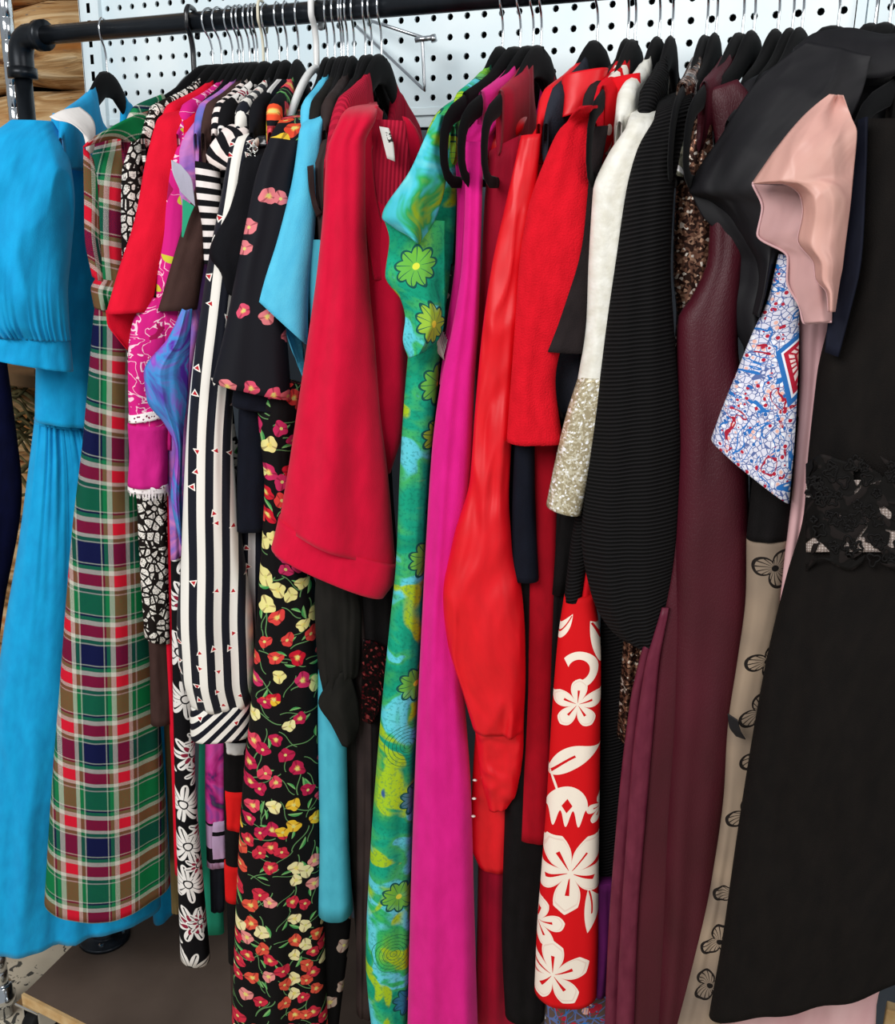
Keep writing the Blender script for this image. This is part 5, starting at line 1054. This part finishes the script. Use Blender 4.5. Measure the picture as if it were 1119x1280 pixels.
for k in range(60):        # cord loops and blossoms standing proud of the lace
    cx, cy = r.uniform(1014, 1150), r.uniform(578, 702); R0 = r.uniform(3.5, 8); ph = r.uniform(0, 6); n = r.randint(3, 6)
    pts = [PT(cx+R0*(1+.35*math.cos(n*a))*math.cos(a+ph), cy+R0*(1+.35*math.cos(n*a))*math.sin(a+ph), .0425) for a in np.linspace(0, 6.28, 26)[:-1]]
    vf.append(sweep(pts, .0013, 5, closed=True))
part('lace_cord', *join(*vf), M['lacecord'], g)['kind'] = 'stuff'
pb = U(1114, 1255, .02); o = part('pine_board', *boxvf(pb[0]-.006, pb[0]+.12, .0, .02, FZ, .42), M_ply, None, smooth=False, bevel=.002); tag(o, 'light pine board standing at the bottom right corner', 'board')
# black floral dress low behind the aqua hem
g = G('black_floral_dress', 'black dress with sparse pale flowers, hem below the aqua dress', 'dress', 414, 360, hang=False)
tube('body', [(396, 900, 430, 900), (392, 1100, 440, 1100), (390, 1290, 422, 1290)], mat('sparse_floral', lambda t, u, v, P: tulips(t, u, v, P, .04, '#0b0a0b', 9, .6, [(0, '#c9b8a8'), (.6, '#b8a090')], False)), g, t=.02, front=(415, 1200, -.135), nv=20)
# lower gap garments
g = G('black_white_flower_dress', 'black dress with white line-drawn flowers, slim strip by striped cuff', 'dress', 335, 262, hlabel=HL('black dress with white flowers'), yoke=M['bwflower'])
tube('body', [(255, 240, 280, 240), (240, 500, 262, 500), (214, 640, 236, 640), (215, 760, 244, 760), (217, 880, 244, 880), (219, 980, 244, 980), (222, 1080, 252, 1080), (226, 1194, 262, 1192)], M['bwflower'], g, t=[.01, .012, .016, .018, .02, .022, .024, .026], front=(232, 900, -.165), nv=80, folds=(1, .0005, .002), sag=.006)
g = G('magenta_print_dress', 'magenta and green printed jersey dress ending in lilac bands', 'dress', 341, 270, hang=False)
tube('body', [(262, 500, 280, 500), (258, 880, 284, 880), (257, 1000, 282, 1000), (259, 1080, 283, 1080)], M['shift'], g, t=.012, front=(268, 950, -.13), nv=40, crump=False)
tube('hem_band', [(258, 1022, 283, 1022), (259, 1081, 283, 1080)], mat('lilac_band', lambda t, u, v, P: ramp(fract(v*19.+.1), [(0, '#cfaed2'), (.45, '#141115'), (.6, '#cfaed2')], True)), g, t=.0135, front=(268, 950, -.13), nv=10, label='lilac and black hem band')
tube('slip', [(262, 1060, 282, 1060), (264, 1138, 280, 1136)], M['slate'], g, t=.009, front=(268, 950, -.12), nv=10)
g = G('banded_red_black_dress', 'black shift dress with red bands and one white band', 'dress', 346, 290, hang=False)
tube('body', [(285, 560, 300, 560), (280, 880, 312, 880), (280, 940, 312, 940), (281, 1030, 310, 1030), (284, 1122, 308, 1122), (286, 1200, 304, 1200)], M['blackw'], g, t=.014, front=(295, 1000, -.14), nv=40, crump=False)
for nm, y0, y1, mk, lb in (('white_band', 924, 938, '#dedad6', 'white band'), ('red_band', 985, 1032, '#e01a1a', 'red band'), ('red_band', 1078, 1123, '#d81818', 'lower red band')):
    tube(nm, [(280.5, y0, 312, y0), (282, y1, 311, y1)], mat('band_'+mk.strip('#'), None, mk), g, t=.0155, front=(295, 1000, -.14), nv=8, label=lb)
g = G('jade_dress', 'jade green dress hem low behind the flower print', 'dress', 330, 250, hang=False)
tube('body', [(250, 900, 270, 900), (246, 1090, 276, 1090), (244, 1166, 280, 1164)], M['jade'], g, t=.01, front=(260, 1100, -.08), nv=16)
g = G('tan_lace_dress', 'tan lace dress edge, low beside the tartan hem', 'dress', 285, 180, hang=False)
tube('body', [(205, 900, 222, 900), (212, 1060, 226, 1060), (215, 1140, 228, 1140)], M['tan'], g, t=.008, front=(218, 1060, -.07), nv=16)
g = G('dark_paisley_dress', 'dark multicolour paisley dress hem below the hibiscus print', 'dress', 800, 752, hang=False)
tube('body', [(700, 1100, 760, 1100), (690, 1200, 762, 1200), (680, 1290, 764, 1290)], M['paisdark'], g, t=.018, front=(720, 1200, -.13), nv=20)
g = G('purple_dress', 'purple dress sliver between hibiscus print and burgundy leather', 'dress', 812, 760, hang=False)
tube('body', [(744, 1100, 768, 1100), (740, 1200, 766, 1200), (736, 1238, 764, 1238)], M['purple'], g, t=.014, front=(752, 1170, -.15), nv=20, folds=(2, .001, .005))
# extra hangers in the clusters
for k, (nk, tp) in enumerate([(305, 214), (410, 366), (430, 390), (435, 388), (465, 402), (894, 850), (941, 872), (971, 900), (989, 916), (1001, 930)]):
    hanger(nk, tip=tp, k=.62, label=['spare black velvet hanger between the pink tunic and tie-dye blouse', 'spare black velvet hanger left of the sky blue dress', 'spare black velvet hanger right of the olive-black blouse', 'second spare black hanger right of the olive-black blouse', 'black velvet hanger just left of the red cardigan', 'black velvet hanger right of the bronze sequined dress', 'black velvet hanger against the silver sequins', 'black velvet hanger left of the rounded taffeta collar', 'second black hanger left of the taffeta collar', 'black hanger touching the taffeta collar'][k], group='velvet hangers along the rail')
# odd hangers
def odd(name, label, neck, tip, matl, r0, hookr, drop=.10, half=.2, lower=False):
    X = neckX(neck); p = phi_for(X, tip); e = np.array([math.sin(p), -math.cos(p), 0])
    o = thing(name, label, 'hanger', (X, 0, NZ-drop), 'odd hangers on the rail')
    W_ = lambda a, z: np.array([X, 0, NZ])+e*a+np.array([0, 0, z])
    pts = [W_(-half, -drop), W_(-half*.93, -drop+.016), W_(-.02, -.006), W_(0, 0), W_(.02, -.006), W_(half*.93, -drop+.016), W_(half, -drop)]
    part('body', *join(sweep(smoothpath(pts, 40), r0, 8), sweep([W_(-half, -drop), W_(0, -drop), W_(half, -drop)], r0*.9, 8)), matl, o)
    hz = H-NZ
    hp = [W_(0, 0), W_(0, .03), W_(.006, hz-.02), W_(.0185, hz-.004), W_(.0185, hz+.008), W_(.008, hz+.020), W_(-.006, hz+.020), W_(-.0195, hz+.008), W_(-.021, hz-.01), W_(-.018, hz-.018)]
    part('hook', *sweep(smoothpath(hp, 40), hookr, 8), matl, o)
odd('white_plastic_hanger', 'white plastic tube hanger in the middle of the rail', 396, 330, M['whiteplastic'], .0055, .0045, drop=.15, half=.17)
odd('black_plastic_hanger', 'glossy black plastic hanger with thick hook, left end of cluster', 243, 175, M['blackplastic'], .0055, .004, drop=.13, half=.17)
odd('cream_plastic_hanger', 'small cream plastic hanger under the hook cluster', 330, 270, M['creamplastic'], .0035, .002, drop=.09, half=.09)
